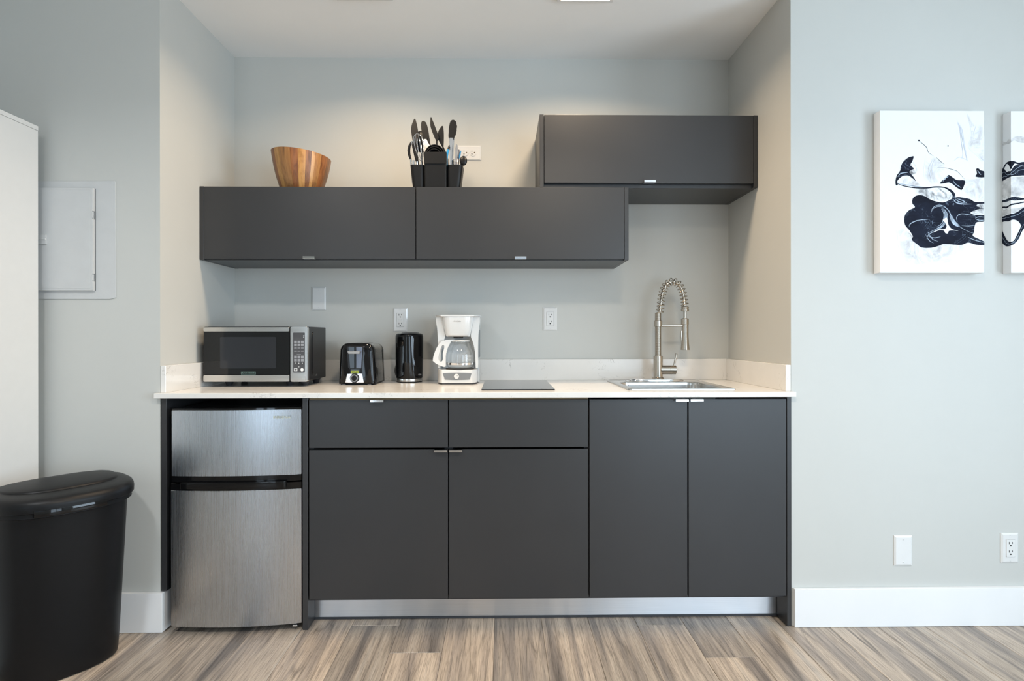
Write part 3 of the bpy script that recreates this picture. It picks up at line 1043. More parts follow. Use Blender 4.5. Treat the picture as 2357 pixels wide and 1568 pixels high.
# control strip
cs = MB()
top = [(CX - 0.0640 + 0.128 * i / 12, cz + 0.0500 + 0.002 * math.sin(PI * i / 12)) for i in range(13)]
low = [(CX + 0.0560 - 0.110 * i / 12, cz + 0.0215 - 0.002 * math.sin(PI * i / 12)) for i in range(13)]
cs.prism(low + top, CY - 0.002, CY + 0.002, 'xz', 0.001, 2)
cst = cs.build('control_strip', M['grey_plastic'], cm)
MB().cyl((CX - 0.003, CY - 0.005, cz + 0.0360), (CX - 0.003, CY - 0.001, cz + 0.0360), 0.0108, 0.0115, 28).build('power_button', M['white_plastic'], cst)
MB().box(CX - 0.0008, CX + 0.0016, CY - 0.0056, CY - 0.0048, cz + 0.037, cz + 0.0395).build('indicator', M['slot'], cst)
# back tower and side wings (silhouette tapering from a wide top)
OUT = [(p.x, p.y) for p in smooth_path([(0.0985, 0.3025, 0), (0.0985, 0.276, 0), (0.0945, 0.250, 0), (0.0915, 0.205, 0), (0.0905, 0.140, 0), (0.0915, 0.070, 0), (0.0945, 0.0, 0)], 4)]
INN = [(p.x, p.y) for p in smooth_path([(0.068, 0.3025, 0), (0.066, 0.265, 0), (0.058, 0.222, 0), (0.0585, 0.210, 0), (0.070, 0.178, 0), (0.0775, 0.130, 0), (0.0795, 0.066, 0)], 4)]
poly = [(CX + x, cz + z) for x, z in OUT] + [(CX - x, cz + z) for x, z in OUT[::-1]]
MB().prism(poly, 0.470, 0.560, 'xz', 0.004, 2).build('tower', M['white_gloss'], cm)
for s in (-1, 1):
    w_ = [(CX + s * x, cz + z) for x, z in OUT if z >= 0.064] + [(CX + s * x, cz + z) for x, z in INN[::-1]]
    MB().prism(w_, 0.405, 0.4705, 'xz', 0.004, 2).build('side_wing', M['white_gloss'], cm)
    gpts = [(0.0, 0.255), (0.004, 0.235), (0.004, 0.15), (0.0, 0.105)]
    g_ = MB()
    g_.box(CX + s * 0.0915 - 0.0035, CX + s * 0.0915 + 0.0035, 0.475, 0.552, cz + 0.115, cz + 0.245, 0.002, 1)
    g_.build('water_window', M['grey_plastic'], cm)
MB().box(CX - 0.072, CX + 0.072, 0.4625, 0.4700, cz + 0.066, cz + 0.215).build('cavity_back', M['cavity'], cm)
# brew basket: rounded bucket hanging over the carafe
rings = []
for hw, z, yf in ((0.0530, 0.2125, 0.385), (0.0565, 0.222, 0.375), (0.0640, 0.255, 0.366), (0.0690, 0.290, 0.362), (0.0695, 0.3025, 0.362)):
    rg = [(CX - hw, 0.4055, cz + z)]
    for i in range(15):
        a = PI + PI * i / 14
        sx_ = abs(math.cos(a)) ** 0.55 * (1 if math.cos(a) > 0 else -1)
        sy_ = abs(math.sin(a)) ** 0.8
        rg.append((CX + hw * sx_, 0.405 - (0.405 - yf) * sy_, cz + z))
    rg.append((CX + hw, 0.4055, cz + z))
    rg.append((CX + hw, 0.470, cz + z))
    rg.append((CX - hw, 0.470, cz + z))
    rings.append(rg)
MB().loft(rings).build('brew_basket', M['white_gloss'], cm, 50)
lid_pts = [(CX - 0.1005, 0.562), (CX - 0.1005, 0.40)] + [(CX - 0.074 + 0.148 * i / 10, 0.360 + 0.006 * (2 * i / 10 - 1) ** 2) for i in range(11)] + [(CX + 0.1005, 0.40), (CX + 0.1005, 0.562)]
MB().prism(lid_pts, cz + 0.3028, cz + 0.3095, 'xy', 0.002, 2).build('lid', M['white_plastic'], cm)
MB().lathe([(0.020, cz + 0.2055), (0.024, cz + 0.2130)], CX, 0.425, 24, cap0=True).build('drip_spout', M['slot'], cm)
text('logo', 'Mr. Coffee', 0.0090, (CX, 0.3610, cz + 0.281), M['print_grey'], cm, shear=0.25, sx=0.8)
MB().lathe([(0.064, cz + 0.0655), (0.064, cz + 0.0690), (0.060, cz + 0.0700)], CX + 0.008, 0.415, 40, cap1=True).build('hot_plate', M['slot'], cm)
# carafe (stands on the hot plate: its own thing)
AX, AY = CX + 0.010, 0.418
az = cz + 0.0704
ca = thing('carafe', 'clear glass coffee carafe with white handle, inside the coffee maker', 'carafe', (AX, AY, az))
MB().lathe([(0.0005, az + 0.001), (0.052, az + 0.001), (0.057, az + 0.004), (0.0605, az + 0.012), (0.0625, az + 0.03), (0.0625, az + 0.052), (0.060, az + 0.070), (0.053, az + 0.092), (0.045, az + 0.108), (0.041, az + 0.116), (0.0415, az + 0.120)], AX, AY, 48).build('glass_jug', M['glass'], ca, 60)
MB().lathe([(0.0612, az + 0.0145), (0.0622, az + 0.0150), (0.0630, az + 0.0240), (0.0622, az + 0.0245)], AX, AY, 48).build('steel_band', M['chrome'], ca)
lc = MB()
lc.lathe([(0.0425, az + 0.1195), (0.0435, az + 0.1215), (0.0425, az + 0.1245), (0.030, az + 0.1268), (0.001, az + 0.1272)], AX, AY, 36, cap0=True)
lc.build('lid', M['white_plastic'], ca)
hd = MB()
hA = smooth_path([(-0.028, 0.1285), (-0.060, 0.1265), (-0.083, 0.120), (-0.103, 0.095), (-0.117, 0.062), (-0.122, 0.036), (-0.119, 0.030), (-0.100, 0.016), (-0.067, 0.006), (-0.064, 0.030), (-0.0635, 0.055), (-0.060, 0.075), (-0.052, 0.098), (-0.043, 0.114), (-0.040, 0.1205), (-0.026, 0.1225)], 4, True)
hole = smooth_path([(-0.074, 0.104), (-0.070, 0.094), (-0.077, 0.068), (-0.077, 0.040), (-0.085, 0.029), (-0.096, 0.036), (-0.096, 0.056), (-0.088, 0.086), (-0.080, 0.102)], 4, True)
bm = hd.bm


def bridge_plate(bm, outer, inner, y0, y1):
    loops = []
    for y in (y0, y1):
        o = [bm.verts.new((p[0], y, p[1])) for p in outer]
        i = [bm.verts.new((p[0], y, p[1])) for p in inner]
        eo = [bm.edges.new((o[k], o[(k + 1) % len(o)])) for k in range(len(o))]
        ei = [bm.edges.new((i[k], i[(k + 1) % len(i)])) for k in range(len(i))]
        bmesh.ops.triangle_fill(bm, use_beauty=True, edges=eo + ei)
        loops.append((o, i))
    for a, b in zip(loops[0], loops[1]):
        for k in range(len(a)):
            j = (k + 1) % len(a)
            bm.faces.new((a[k], a[j], b[j], b[k]))


oo = [(p.x, p.y) for p in [Vector((q[0], q[1])) for q in hA]]
ii = [(q[0], q[1]) for q in hole]
bridge_plate(bm, [(AX + x, az + z) for x, z in oo], [(AX + x, az + z) for x, z in ii], AY - 0.029, AY - 0.009)
hd.build('handle', M['white_gloss'], ca, 40)
gm = MB()
for i in range(5):
    zz = az + 0.034 + 0.0055 * i
    a0 = math.radians(-78 + 2 * i)
    pr = []
    for k in range(7):
        a = a0 + math.radians(38) * k / 6
        pr.append((AX + 0.0632 * math.cos(a), AY + 0.0632 * math.sin(a), zz))
    gm.tube(pr, 0.0004, 4)
gm.build('level_marks', M['print_white'], ca)

# ------------------------------------------------------------------ hob
hb = thing('hob', 'flat black glass hob lying flush on the worktop beside the coffee maker', 'hob', (0.0665, 0.30, ZW))
MB().prism(rrect(-0.0820, 0.2085, 0.062, 0.540, 0.004), ZW + 0.0005, ZW + 0.0047, 'xy', 0.0010, 2).build('glass_top', M['hob_glass'], hb)
ed = MB()
ed.box(-0.0795, 0.2060, 0.0645, 0.5375, ZW + 0.0001, ZW + 0.0004)
ed.build('seal', M['rubber'], hb)

# ------------------------------------------------------------------ sink
sk_ = thing('sink', 'square stainless drop-in sink with rounded bowl', 'sink', (0.711, 0.29, ZW))
rim0 = rrect(0.4970, 0.9255, 0.048, 0.535, 0.012, 6)


def rr(x0, x1, y0, y1, r, z, n=6):
    return [(x, y, z) for x, y in rrect(x0, x1, y0, y1, r, n)]


s = MB()
s.loft([rr(0.4970, 0.9255, 0.048, 0.535, 0.012, ZW + 0.0004), rr(0.4980, 0.9245, 0.049, 0.534, 0.012, ZW + 0.0055),
        rr(0.5020, 0.9205, 0.053, 0.530, 0.012, ZW + 0.0068), rr(0.5090, 0.9135, 0.060, 0.523, 0.010, ZW + 0.0050),
        rr(0.5255, 0.8970, 0.086, 0.420, 0.055, ZW + 0.0046), rr(0.5290, 0.8935, 0.0895, 0.4165, 0.054, ZW + 0.0020),
        rr(0.5310, 0.8915, 0.0915, 0.4145, 0.053, ZW - 0.010), rr(0.5340, 0.8885, 0.0945, 0.4115, 0.052, ZW - 0.135),
        rr(0.5440, 0.8785, 0.1045, 0.4015, 0.050, ZW - 0.150), rr(0.6500, 0.7700, 0.2000, 0.3100, 0.040, ZW - 0.153)], False, True)
s.build('basin', M['sink_steel'], sk_, 40)
MB().lathe([(0.040, ZW - 0.1525), (0.036, ZW - 0.151), (0.020, ZW - 0.1515)], 0.710, 0.255, 28, cap1=True).build('drain', M['chrome'], sk_)
MB().lathe([(0.014, ZW + 0.0050), (0.013, ZW + 0.0075), (0.002, ZW + 0.008)], 0.585, 0.480, 24, cap1=True).build('hole_cover', M['chrome'], sk_)

# ------------------------------------------------------------------ faucet
FXc, FYc = 0.7330, 0.492
fa = thing('faucet', 'brushed nickel spring-neck faucet standing behind the sink', 'faucet', (FXc, FYc, ZW))
NK = M['nickel']
zb = ZW + 0.0072


def Fp(px, py, dy=0.0):
    return Vector((FXc + (px - 1513) / 492.0, FYc + dy, 0.912 - (py - 876) / 492.0))


dp = MB()
dp.loft([[(FXc - 0.008 + 0.128 * math.copysign(abs(math.cos(2 * PI * i / 40)) ** 0.8, math.cos(2 * PI * i / 40)) * k, FYc + 0.032 * math.sin(2 * PI * i / 40) * k, z) for i in range(40)] for k, z in ((1.0, zb - 0.0018), (1.0, zb + 0.002), (0.96, zb + 0.005), (0.9, zb + 0.006))])
dp.build('deck_plate', M['chrome'], fa)
zz = zb + 0.006
MB().lathe([(0.0275, zz), (0.0275, zz + 0.004), (0.0245, zz + 0.007), (0.0220, zz + 0.008), (0.0215, zz + 0.012), (0.0215, 1.0265), (0.0205, 1.0290)], FXc, FYc, 36, cap0=True, cap1=True).build('body', NK, fa)
prof = []
z = 1.0285
while z < 1.2310:
    prof += [(0.0142, z), (0.0154, z + 0.0011), (0.0142, z + 0.0022)]
    z += 0.0040
MB().lathe(prof, FXc, FYc, 24, cap0=True, cap1=True).build('threaded_column', NK, fa)
MB().lathe([(0.0175, 1.1660), (0.0190, 1.1670), (0.0190, 1.1945), (0.0175, 1.1955)], FXc, FYc, 30, cap0=True, cap1=True).build('collar', NK, fa)
arm_y = FYc - 0.006
MB().cyl((FXc + 0.015, arm_y, 1.1700), (0.8455, arm_y, 1.1715), 0.0052).build('support_arm', NK, fa)
# neck path
npath = [Fp(1516.5, 724), Fp(1518.5, 705), Fp(1521, 685), Fp(1525, 668), Fp(1532, 655), Fp(1541, 648.5), Fp(1549, 647.5), Fp(1557, 650), Fp(1564.5, 658), Fp(1570, 671), Fp(1573.5, 688), Fp(1575, 704), Fp(1575.5, 735)]
np_ = smooth_path(npath, 8)
MB().tube(np_, 0.0068, 12).build('inner_hose', NK, fa)
# spring: helix around the hose between the column and end collar
L = [0.0]
for a, b in zip(np_, np_[1:]):
    L.append(L[-1] + (b - a).length)
end = next(i for i, p in enumerate(np_) if i > 60 and p.z < 1.262)
Lend = L[end]
turns = 19
hel = []
for k in range(turns * 14 + 1):
    sft = Lend * (k / (turns * 14.0)) * 0.985 + 0.004
    i = max(j for j in range(len(L)) if L[j] <= sft)
    i = min(i, len(np_) - 2)
    f_ = (sft - L[i]) / max(L[i + 1] - L[i], 1e-6)
    p = np_[i].lerp(np_[i + 1], f_)
    t = (np_[i + 1] - np_[i]).normalized()
    nrm = Vector((0, 1, 0))
    bn = t.cross(nrm)
    a = 2 * PI * k / 14.0
    hel.append(p + nrm * (0.0168 * math.cos(a)) + bn * (0.0168 * math.sin(a)))
MB().tube(hel, 0.0023, 6).build('spring', NK, fa)
ec = Fp(1575.5, 709)
MB().lathe([(0.0150, ec.z - 0.014), (0.0185, ec.z - 0.012), (0.0185, ec.z - 0.003), (0.0165, ec.z - 0.002), (0.0165, ec.z + 0.001), (0.0185, ec.z + 0.002), (0.0180, ec.z + 0.007), (0.013, ec.z + 0.010)], ec.x, ec.y, 28, cap0=True, cap1=True).build('spring_collar', NK, fa)
nz = ec.x - 0.0005
MB().lathe([(0.010, 1.2060), (0.0172, 1.2035), (0.0178, 1.2010), (0.0178, 1.1775), (0.0170, 1.1765)], nz, FYc, 30, cap0=True, cap1=True).build('spray_holder', NK, fa)
MB().lathe([(0.0160, 1.1764), (0.0156, 1.1600), (0.0160, 1.1200), (0.0180, 1.0850), (0.0208, 1.0580), (0.0200, 1.0565)], nz + 0.001, FYc, 30, cap0=True, cap1=True).build('spray_head', NK, fa)
tr = MB()
tr.prism([(nz - 0.0150, 1.148), (nz - 0.0195, 1.146), (nz - 0.0180, 1.120), (nz - 0.0165, 1.080), (nz - 0.0150, 1.080)], FYc - 0.005, FYc + 0.005, 'xz', 0.001, 1)
tr.build('spray_button', NK, fa)
vz = 0.9630
MB().cyl((FXc + 0.010, FYc, vz), (FXc + 0.0530, FYc, vz), 0.0208, n=30).build('valve_body', NK, fa)
vb = MB()
vb.cyl((FXc + 0.0545, FYc, vz), (FXc + 0.0820, FYc, vz), 0.0208, n=30)
vb.cyl((FXc + 0.0525, FYc, vz), (FXc + 0.0550, FYc, vz), 0.0190, n=30)
vb.build('valve_cap', NK, fa)
MB().tube([Fp(1548.5, 848), Fp(1551, 836), Fp(1556, 813)], [0.0042, 0.0042, 0.0052], 12).build('lever', NK, fa)

# ------------------------------------------------------------------ wooden bowl
BX, BY = -0.9100, 0.42
bz = MID + 0.0006
bo = thing('wooden_bowl', 'flared acacia wood bowl of mixed brown staves', 'bowl', (BX, BY, bz))


def bowl_pt(a, s, inner=0.0):
    """s 0..1 from base to rim"""
    r = 0.084 + (0.1295 - 0.084) * (s ** 0.85) + 0.004 * math.sin(PI * s) - inner
    x = r * math.cos(a)
    y = r * math.sin(a)
    ztop = 0.1700 - 0.105 * x
    return (BX + x, BY + y, bz + 0.001 + (ztop - 0.001) * s)


edges = [-180, -160, -146, -133, -118, -104, -93, -78, -63, -52, -44, -30, -12, 8, 30, 52, 75, 98, 120, 142, 162, 180]
kinds = ['stave_brown', 'stave_dark', 'stave_brown', 'stave_gold', 'stave_mid', 'stave_mid', 'stave_brown', 'stave_gold', 'stave_dark', 'stave_gold', 'stave_mid']
for i, (a, b) in enumerate(zip(edges, edges[1:])):
    rings = []
    aa = [math.radians(a + 0.12 + (b - a - 0.24) * k / 4) for k in range(5)]
    for k in range(9):
        s_ = k / 8
        rings.append([bowl_pt(t, s_) for t in aa] + [bowl_pt(t, s_, 0.007) for t in aa[::-1]])
    MB().loft(rings).build('stave', M[kinds[i % len(kinds)]], bo, 40)
MB().lathe([(0.0835, bz + 0.0005), (0.0835, bz + 0.010), (0.0800, bz + 0.014)], BX, BY, 40, cap0=True, cap1=True).build('base', M['stave_brown'], bo)

# ------------------------------------------------------------------ utensil caddy and what it holds
UY = 0.395


def U(px, py, dy=0.0):
    """caddy frame: traced units of 1/509 m from (1006, 443)"""
    return Vector((-0.2905 + (px - 1006) / 509.0, UY + dy, MID + 0.0006 + (443 - py) / 509.0))


BP = M['black_plastic']
cad = thing('utensil_caddy', 'black three-compartment utensil caddy on the long wall cabinet', 'utensil holder', (-0.2905, UY, MID))


def open_bin(x0b, x1b, x0t, x1t, y0, y1, zt, r=0.02, inset=0.0):
    zb_ = MID + 0.0008
    m_ = MB()
    w = 0.0025
    rings = [rr(x0b, x1b, y0 + 0.008, y1 - 0.008, r, zb_), rr(x0b + (x0t - x0b) * 0.5, x1b + (x1t - x1b) * 0.5, y0 + 0.003, y1 - 0.003, r, zb_ + (zt - zb_) * 0.5),
             rr(x0t, x1t, y0, y1, r, zt), rr(x0t + w, x1t - w, y0 + w, y1 - w, r - w, zt),
             rr(x0b + w, x1b - w, y0 + 0.008 + w, y1 - 0.008 - w, r - w, zb_ + 0.004)]
    m_.loft(rings, True, True)
    return m_


open_bin(-0.3965, -0.3440, -0.4080, -0.3445, UY - 0.048, UY + 0.052, MID + 0.114, 0.018).build('left_bin', BP, cad)
open_bin(-0.2450, -0.1880, -0.2445, -0.1740, UY - 0.048, UY + 0.052, MID + 0.114, 0.018).build('right_bin', BP, cad)
open_bin(-0.3430, -0.2460, -0.3432, -0.2458, UY - 0.056, UY + 0.056, MID + 0.165, 0.006).build('middle_bin', BP, cad)
pn = MB()
pn.box(-0.3438, -0.2452, UY - 0.0575, UY - 0.0563, MID + 0.115, MID + 0.1665, 0.0005, 1)
pn.build('front_panel', BP, cad)


def held(name, label, cat, base):
    return thing(name, label, cat, base, 'utensils in the caddy')


def blade(pts, thick, y, bow=0.0):
    """flat paddle outline (traced) extruded with rounded edges"""
    P = [U(p[0], p[1]) for p in pts]
    P = smooth_path([(p.x, p.z, 0) for p in P], 4, True)
    return MB().prism([(p[0], p[1]) for p in P], y - thick / 2, y + thick / 2, 'xz', 0.0006 if bow else thick * 0.3, 1 if bow else 2)


BPL = simple('nylon_black', (0.008, 0.008, 0.0085), 0.38, var=0.1, spec=0.3)
# pointed spoon far left
t = held('serving_spoon', 'black pointed nylon spoon, tallest at caddy\'s left', 'spoon', U(960, 420, 0.01))
blade([(953.5, 271), (957, 281), (960, 296), (962, 312), (960, 326), (955, 330), (949, 322), (945.5, 305), (945.5, 290), (949, 278)], 0.007, UY + 0.012).build('head', BPL, t)
MB().tube([U(955, 322, 0.012), U(960, 370, 0.008), U(965, 425, 0.0)], [0.0035, 0.004, 0.005], 8).build('handle', BPL, t)
# big rounded spoon
t = held('slotted_turner', 'black round-ended nylon spoon leaning right behind the whisk', 'spoon', U(985, 420, 0.02))
blade([(968, 277), (972, 274.5), (977, 277), (981, 285), (984, 298), (986, 312), (987.5, 325), (982, 330), (975, 318), (969, 302), (967, 288)], 0.008, UY + 0.020).build('head', BPL, t)
MB().tube([U(983, 315, 0.02), U(988, 335, 0.018), U(990, 360, 0.014), U(989, 425, 0.0)], [0.006, 0.004, 0.0035, 0.004], 8).build('handle', BPL, t)
# ladle behind
t = held('ladle', 'black ladle showing between the two tall spoons', 'ladle', U(965, 420, 0.035))
MB().ball(U(965, 318, 0.048), 0.036, 0.011, 0.050).build('bowl', BPL, t)
MB().tube([U(966, 340, 0.047), U(968, 425, 0.025)], 0.004, 8).build('handle', BPL, t)
t = held('pasta_fork', 'dark nylon utensil head behind whisk at caddy\'s left edge', 'utensil', U(955, 420, 0.03))
blade([(945.5, 303), (950, 302), (957, 320), (960, 340), (957, 345), (951, 330), (947, 320)], 0.007, UY + 0.028).build('head', BPL, t)
MB().tube([U(956, 335, 0.028), U(962, 425, 0.01)], 0.004, 8).build('handle', BPL, t)
# thin turner seen edge-on
t = held('spatula', 'thin black spatula leaning left, tallest in the caddy', 'spatula', U(1003, 420, 0.02))
blade([(990, 266), (993, 272), (999, 287), (1005, 303), (1008, 315), (1006, 321), (1001, 319), (995, 306), (990, 292), (988.6, 284), (988.9, 274)], 0.010, UY + 0.016).build('head', BPL, t)
MB().tube([U(1003, 316, 0.016), U(1003.5, 330, 0.016), U(1003, 345, 0.016), U(1004, 425, 0.01)], 0.0035, 8).build('handle', BPL, t)
# leaf-shaped spoon
t = held('solid_spoon', 'black leaf-shaped nylon spoon crossing the thin spatula', 'spoon', U(1026, 420, 0.03))
blade([(1016, 284), (1018, 290), (1019, 305), (1018.5, 325), (1017.5, 331), (1013, 328), (1008, 320), (1005, 307), (1007, 296), (1012, 288)], 0.009, UY + 0.030).build('head', BPL, t)
MB().tube([U(1014, 327, 0.030), U(1019, 338, 0.028), U(1026, 356, 0.022), U(1034, 425, 0.012)], [0.0035, 0.0035, 0.004, 0.004], 8).build('handle', BPL, t)
# tongs
t = held('tongs', 'steel tongs with scalloped black tip, caddy\'s right bin', 'tongs', U(1036, 420, 0.0))
sc = [(1041, 277), (1046, 278.5), (1049, 282), (1050, 287), (1051, 291), (1050, 296), (1050, 301), (1048.5, 305), (1048, 310), (1045.5, 314), (1044, 319), (1041, 322), (1036, 322), (1032, 318), (1031.5, 312), (1032, 306), (1032, 300), (1032.5, 295), (1033.5, 290), (1034.5, 285), (1036.5, 280)]
blade(sc, 0.010, UY - 0.004, 1).build('tip', BPL, t)
ST = M['chrome']
MB().prism([tuple(U(p, q).xz) for p, q in ((1033.5, 318), (1042, 318), (1038.5, 372), (1037, 425), (1033, 425), (1034.5, 372))], UY - 0.010, UY - 0.007, 'xz', 0.0006, 1).build('arm', ST, t)
MB().prism([tuple(U(p, q).xz) for p, q in ((1036, 318), (1044.5, 320), (1041.5, 372), (1040, 425), (1036, 425), (1037.5, 372))], UY + 0.000, UY + 0.003, 'xz', 0.0006, 1).build('arm', ST, t)
# whisk
t = held('whisk', 'steel balloon whisk in the caddy\'s left bin', 'whisk', U(971, 420, -0.02))
wy = -0.022
c0, c1 = U(960.5, 310, wy), U(971, 375, wy)
ax = (c1 - c0).normalized()
sd = Vector((0, 1, 0)).cross(ax).normalized()
for k in range(5):
    a = PI * k / 5
    out = sd * math.cos(a) + Vector((0, 1, 0)) * math.sin(a)
    loop = []
    for q in range(25):
        u = q / 24.0
        ang_ = PI * 2 * u
        wr = 0.0235 * math.sin(PI * u * 1.0) ** 0.75
        half = u * 2 if u < 0.5 else 2 - u * 2
        # along: from the handle end up over the top and back
        tt = 1 - half
        wid = 0.0255 * (math.sin(PI * min(1, half * 0.62 + 0.0)) ** 0.9) * math.sqrt(max(0, 1 - half ** 5)) + 0.0025 * (1 - half)
        sg = 1 if u < 0.5 else -1
        p = c0 + (c1 - c0) * tt + out * (wid * sg)
        loop.append(p)
    MB().tube(loop, 0.0008, 6).build('wire', ST, t)
MB().tube([c1 - ax * 0.004, c1 + ax * 0.045], 0.0042, 10).build('handle', ST, t)
# white scraper
t = held('cake_server', 'pale flat scraper blade behind the whisk', 'scraper', U(985, 420, 0.005))
MB().prism([tuple(U(p, q).xz) for p, q in ((974, 319), (980, 319), (991, 340), (986, 352), (979, 370), (974, 360), (973, 340))], UY + 0.004, UY + 0.0065, 'xz', 0.0006, 1).build('blade', M['white_plastic'], t)
MB().tube([U(979, 364, 0.005), U(978, 425, 0.0)], 0.004, 8).build('handle', M['white_plastic'], t)
# two black handled pieces at the far left
t = held('bottle_opener', 'curved black handle with steel ferrule, leftmost in the caddy', 'utensil', U(950, 420, -0.02))
MB().tube([U(p, q, -0.024) for p, q in ((947.5, 331), (943.5, 340), (942, 350), (943, 360), (946.5, 370))], [0.003, 0.006, 0.0068, 0.0062, 0.005], 10).build('grip', BPL, t)
MB().tube([U(946.5, 370, -0.024), U(948, 388, -0.022), U(950, 425, -0.015)], [0.0042, 0.004, 0.003], 10).build('ferrule', ST, t)
t = held('peeler', 'straight black handle with steel end beside the leftmost handle', 'peeler', U(960, 420, -0.025))
MB().tube([U(p, q, -0.028) for p, q in ((950, 331), (953, 343), (957, 360), (961, 376))], [0.003, 0.0058, 0.006, 0.0055], 10).build('grip', BPL, t)
MB().tube([U(949, 330, -0.028), U(951, 338, -0.028)], [0.0035, 0.004], 10).build('end_cap', ST, t)
MB().tube([U(961, 376, -0.028), U(964, 425, -0.015)], [0.005, 0.003], 10).build('blade', ST, t)
t = held('paring_knife', 'short steel blade sticking out beside the leftmost handle', 'knife', U(953, 420, -0.03))
MB().prism([tuple(U(p, q).xz) for p, q in ((951, 374), (956, 374), (957, 425), (952, 425))], UY - 0.037, UY - 0.0345, 'xz', 0.0006, 1).build('blade', ST, t)
# nested measuring cups standing in the middle bin
cups = [('largest black measuring cup, outer rim of the nested set', 22.5, 359.5, 0.0), ('middle black measuring cup nested in the largest one', 19.0, 361.5, -0.010), ('smallest black measuring cup, innermost of the nested set', 15.0, 364.0, -0.020)]
for lab, r, cy_, dy in cups:
    t = thing('measuring_cup', lab, 'measuring cup', U(1000, cy_, -0.01), 'nested measuring cups')
    c = U(1001, cy_, 0.0)
    R = r / 509.0
    m_ = MB()
    rings = []
    for rad, y in ((R * 0.80, 0.030), (R * 0.97, -0.022), (R, -0.026), (R, -0.028), (R - 0.003, -0.028), (R * 0.93 - 0.003, -0.020), (R * 0.78, 0.027)):
        rings.append([(c.x + rad * math.cos(2 * PI * i / 32), UY - 0.006 + dy * 0.8 + y * (0.9 if rad > 0 else 1), c.z + rad * math.sin(2 * PI * i / 32)) for i in range(32)])
    m_.loft(rings, True, True).build('cup', M['black_satin'], t)
    MB().box(c.x - 0.006, c.x + 0.006, UY - 0.036 + dy * 0.8, UY - 0.0325 + dy * 0.8, c.z - R - 0.045, c.z - R + 0.002, 0.001, 1).build('handle', M['black_satin'], t)
# small things in the right bin
t = held('can_opener', 'little utensil with a bright blue grip, beside the tongs', 'opener', U(1030, 420, -0.02))
MB().tube([U(1034, 337, -0.022), U(1032.5, 343, -0.022), U(1031.5, 347, -0.022)], [0.002, 0.0045, 0.004], 8).build('tip', BPL, t)
MB().tube([U(1031.5, 347, -0.022), U(1029, 358, -0.022), U(1027, 372, -0.022), U(1030, 425, -0.015)], [0.0052, 0.0055, 0.005, 0.003], 10).build('grip', M['blue_plastic'], t)
t = held('grater', 'narrow grey steel blade standing right of the tongs', 'utensil', U(1048, 420, -0.01))
MB().prism([tuple(U(p, q).xz) for p, q in ((1050.5, 333.5), (1052.5, 336), (1053, 345), (1051, 372), (1049, 425), (1045, 425), (1046.5, 372), (1047, 345), (1049, 335))], UY - 0.016, UY - 0.012, 'xz', 0.001, 1).build('blade', simple('grey_blade', (0.35, 0.36, 0.38), 0.3, 0.6), t)
t = held('corkscrew', 'dark blue handle with steel collar at the right of the grey blade', 'corkscrew', U(1050, 420, 0.01))
MB().tube([U(1054, 342, 0.01), U(1054.5, 352, 0.008), U(1053, 366, 0.004), U(1050, 425, 0.0)], [0.0035, 0.0045, 0.005, 0.004], 10).build('handle', simple('navy_plastic', (0.02, 0.035, 0.07), 0.3), t)
MB().tube([U(1059, 346, 0.006), U(1056.5, 356, 0.006), U(1052, 372, 0.004)], [0.0025, 0.0040, 0.003], 8).build('lever', M['blue_plastic'], t)
t = held('lemon_squeezer', 'ribbed steel ring tool low in the right bin', 'utensil', U(1048, 420, -0.025))
c = U(1048, 377, -0.020)
for k in range(5):
    rg = []
    for i in range(21):
        a = 2 * PI * i / 20
        rg.append((c.x + 0.0155 * math.cos(a), c.y + 0.010 * math.sin(a), c.z - 0.012 + 0.006 * k + 0.003 * math.cos(a)))
    MB().tube(rg, 0.0016, 6).build('ring', ST, t)
MB().tube([U(1042, 372, -0.020), U(1044, 425, -0.012)], 0.004, 8).build('handle', BPL, t)
t = held('measuring_spoon', 'small round black spoon hanging over the caddy\'s right rim', 'spoon', U(1058, 420, -0.02))
MB().ball(U(1066, 373, -0.022), 0.0170, 0.010, 0.0220).build('bowl', BPL, t)
MB().tube([U(1061, 380, -0.020), U(1056, 400, -0.010), U(1053, 425, -0.006)], [0.004, 0.003, 0.003], 8).build('handle', BPL, t)

# ------------------------------------------------------------------ wall plates
WP = M['white_plastic']


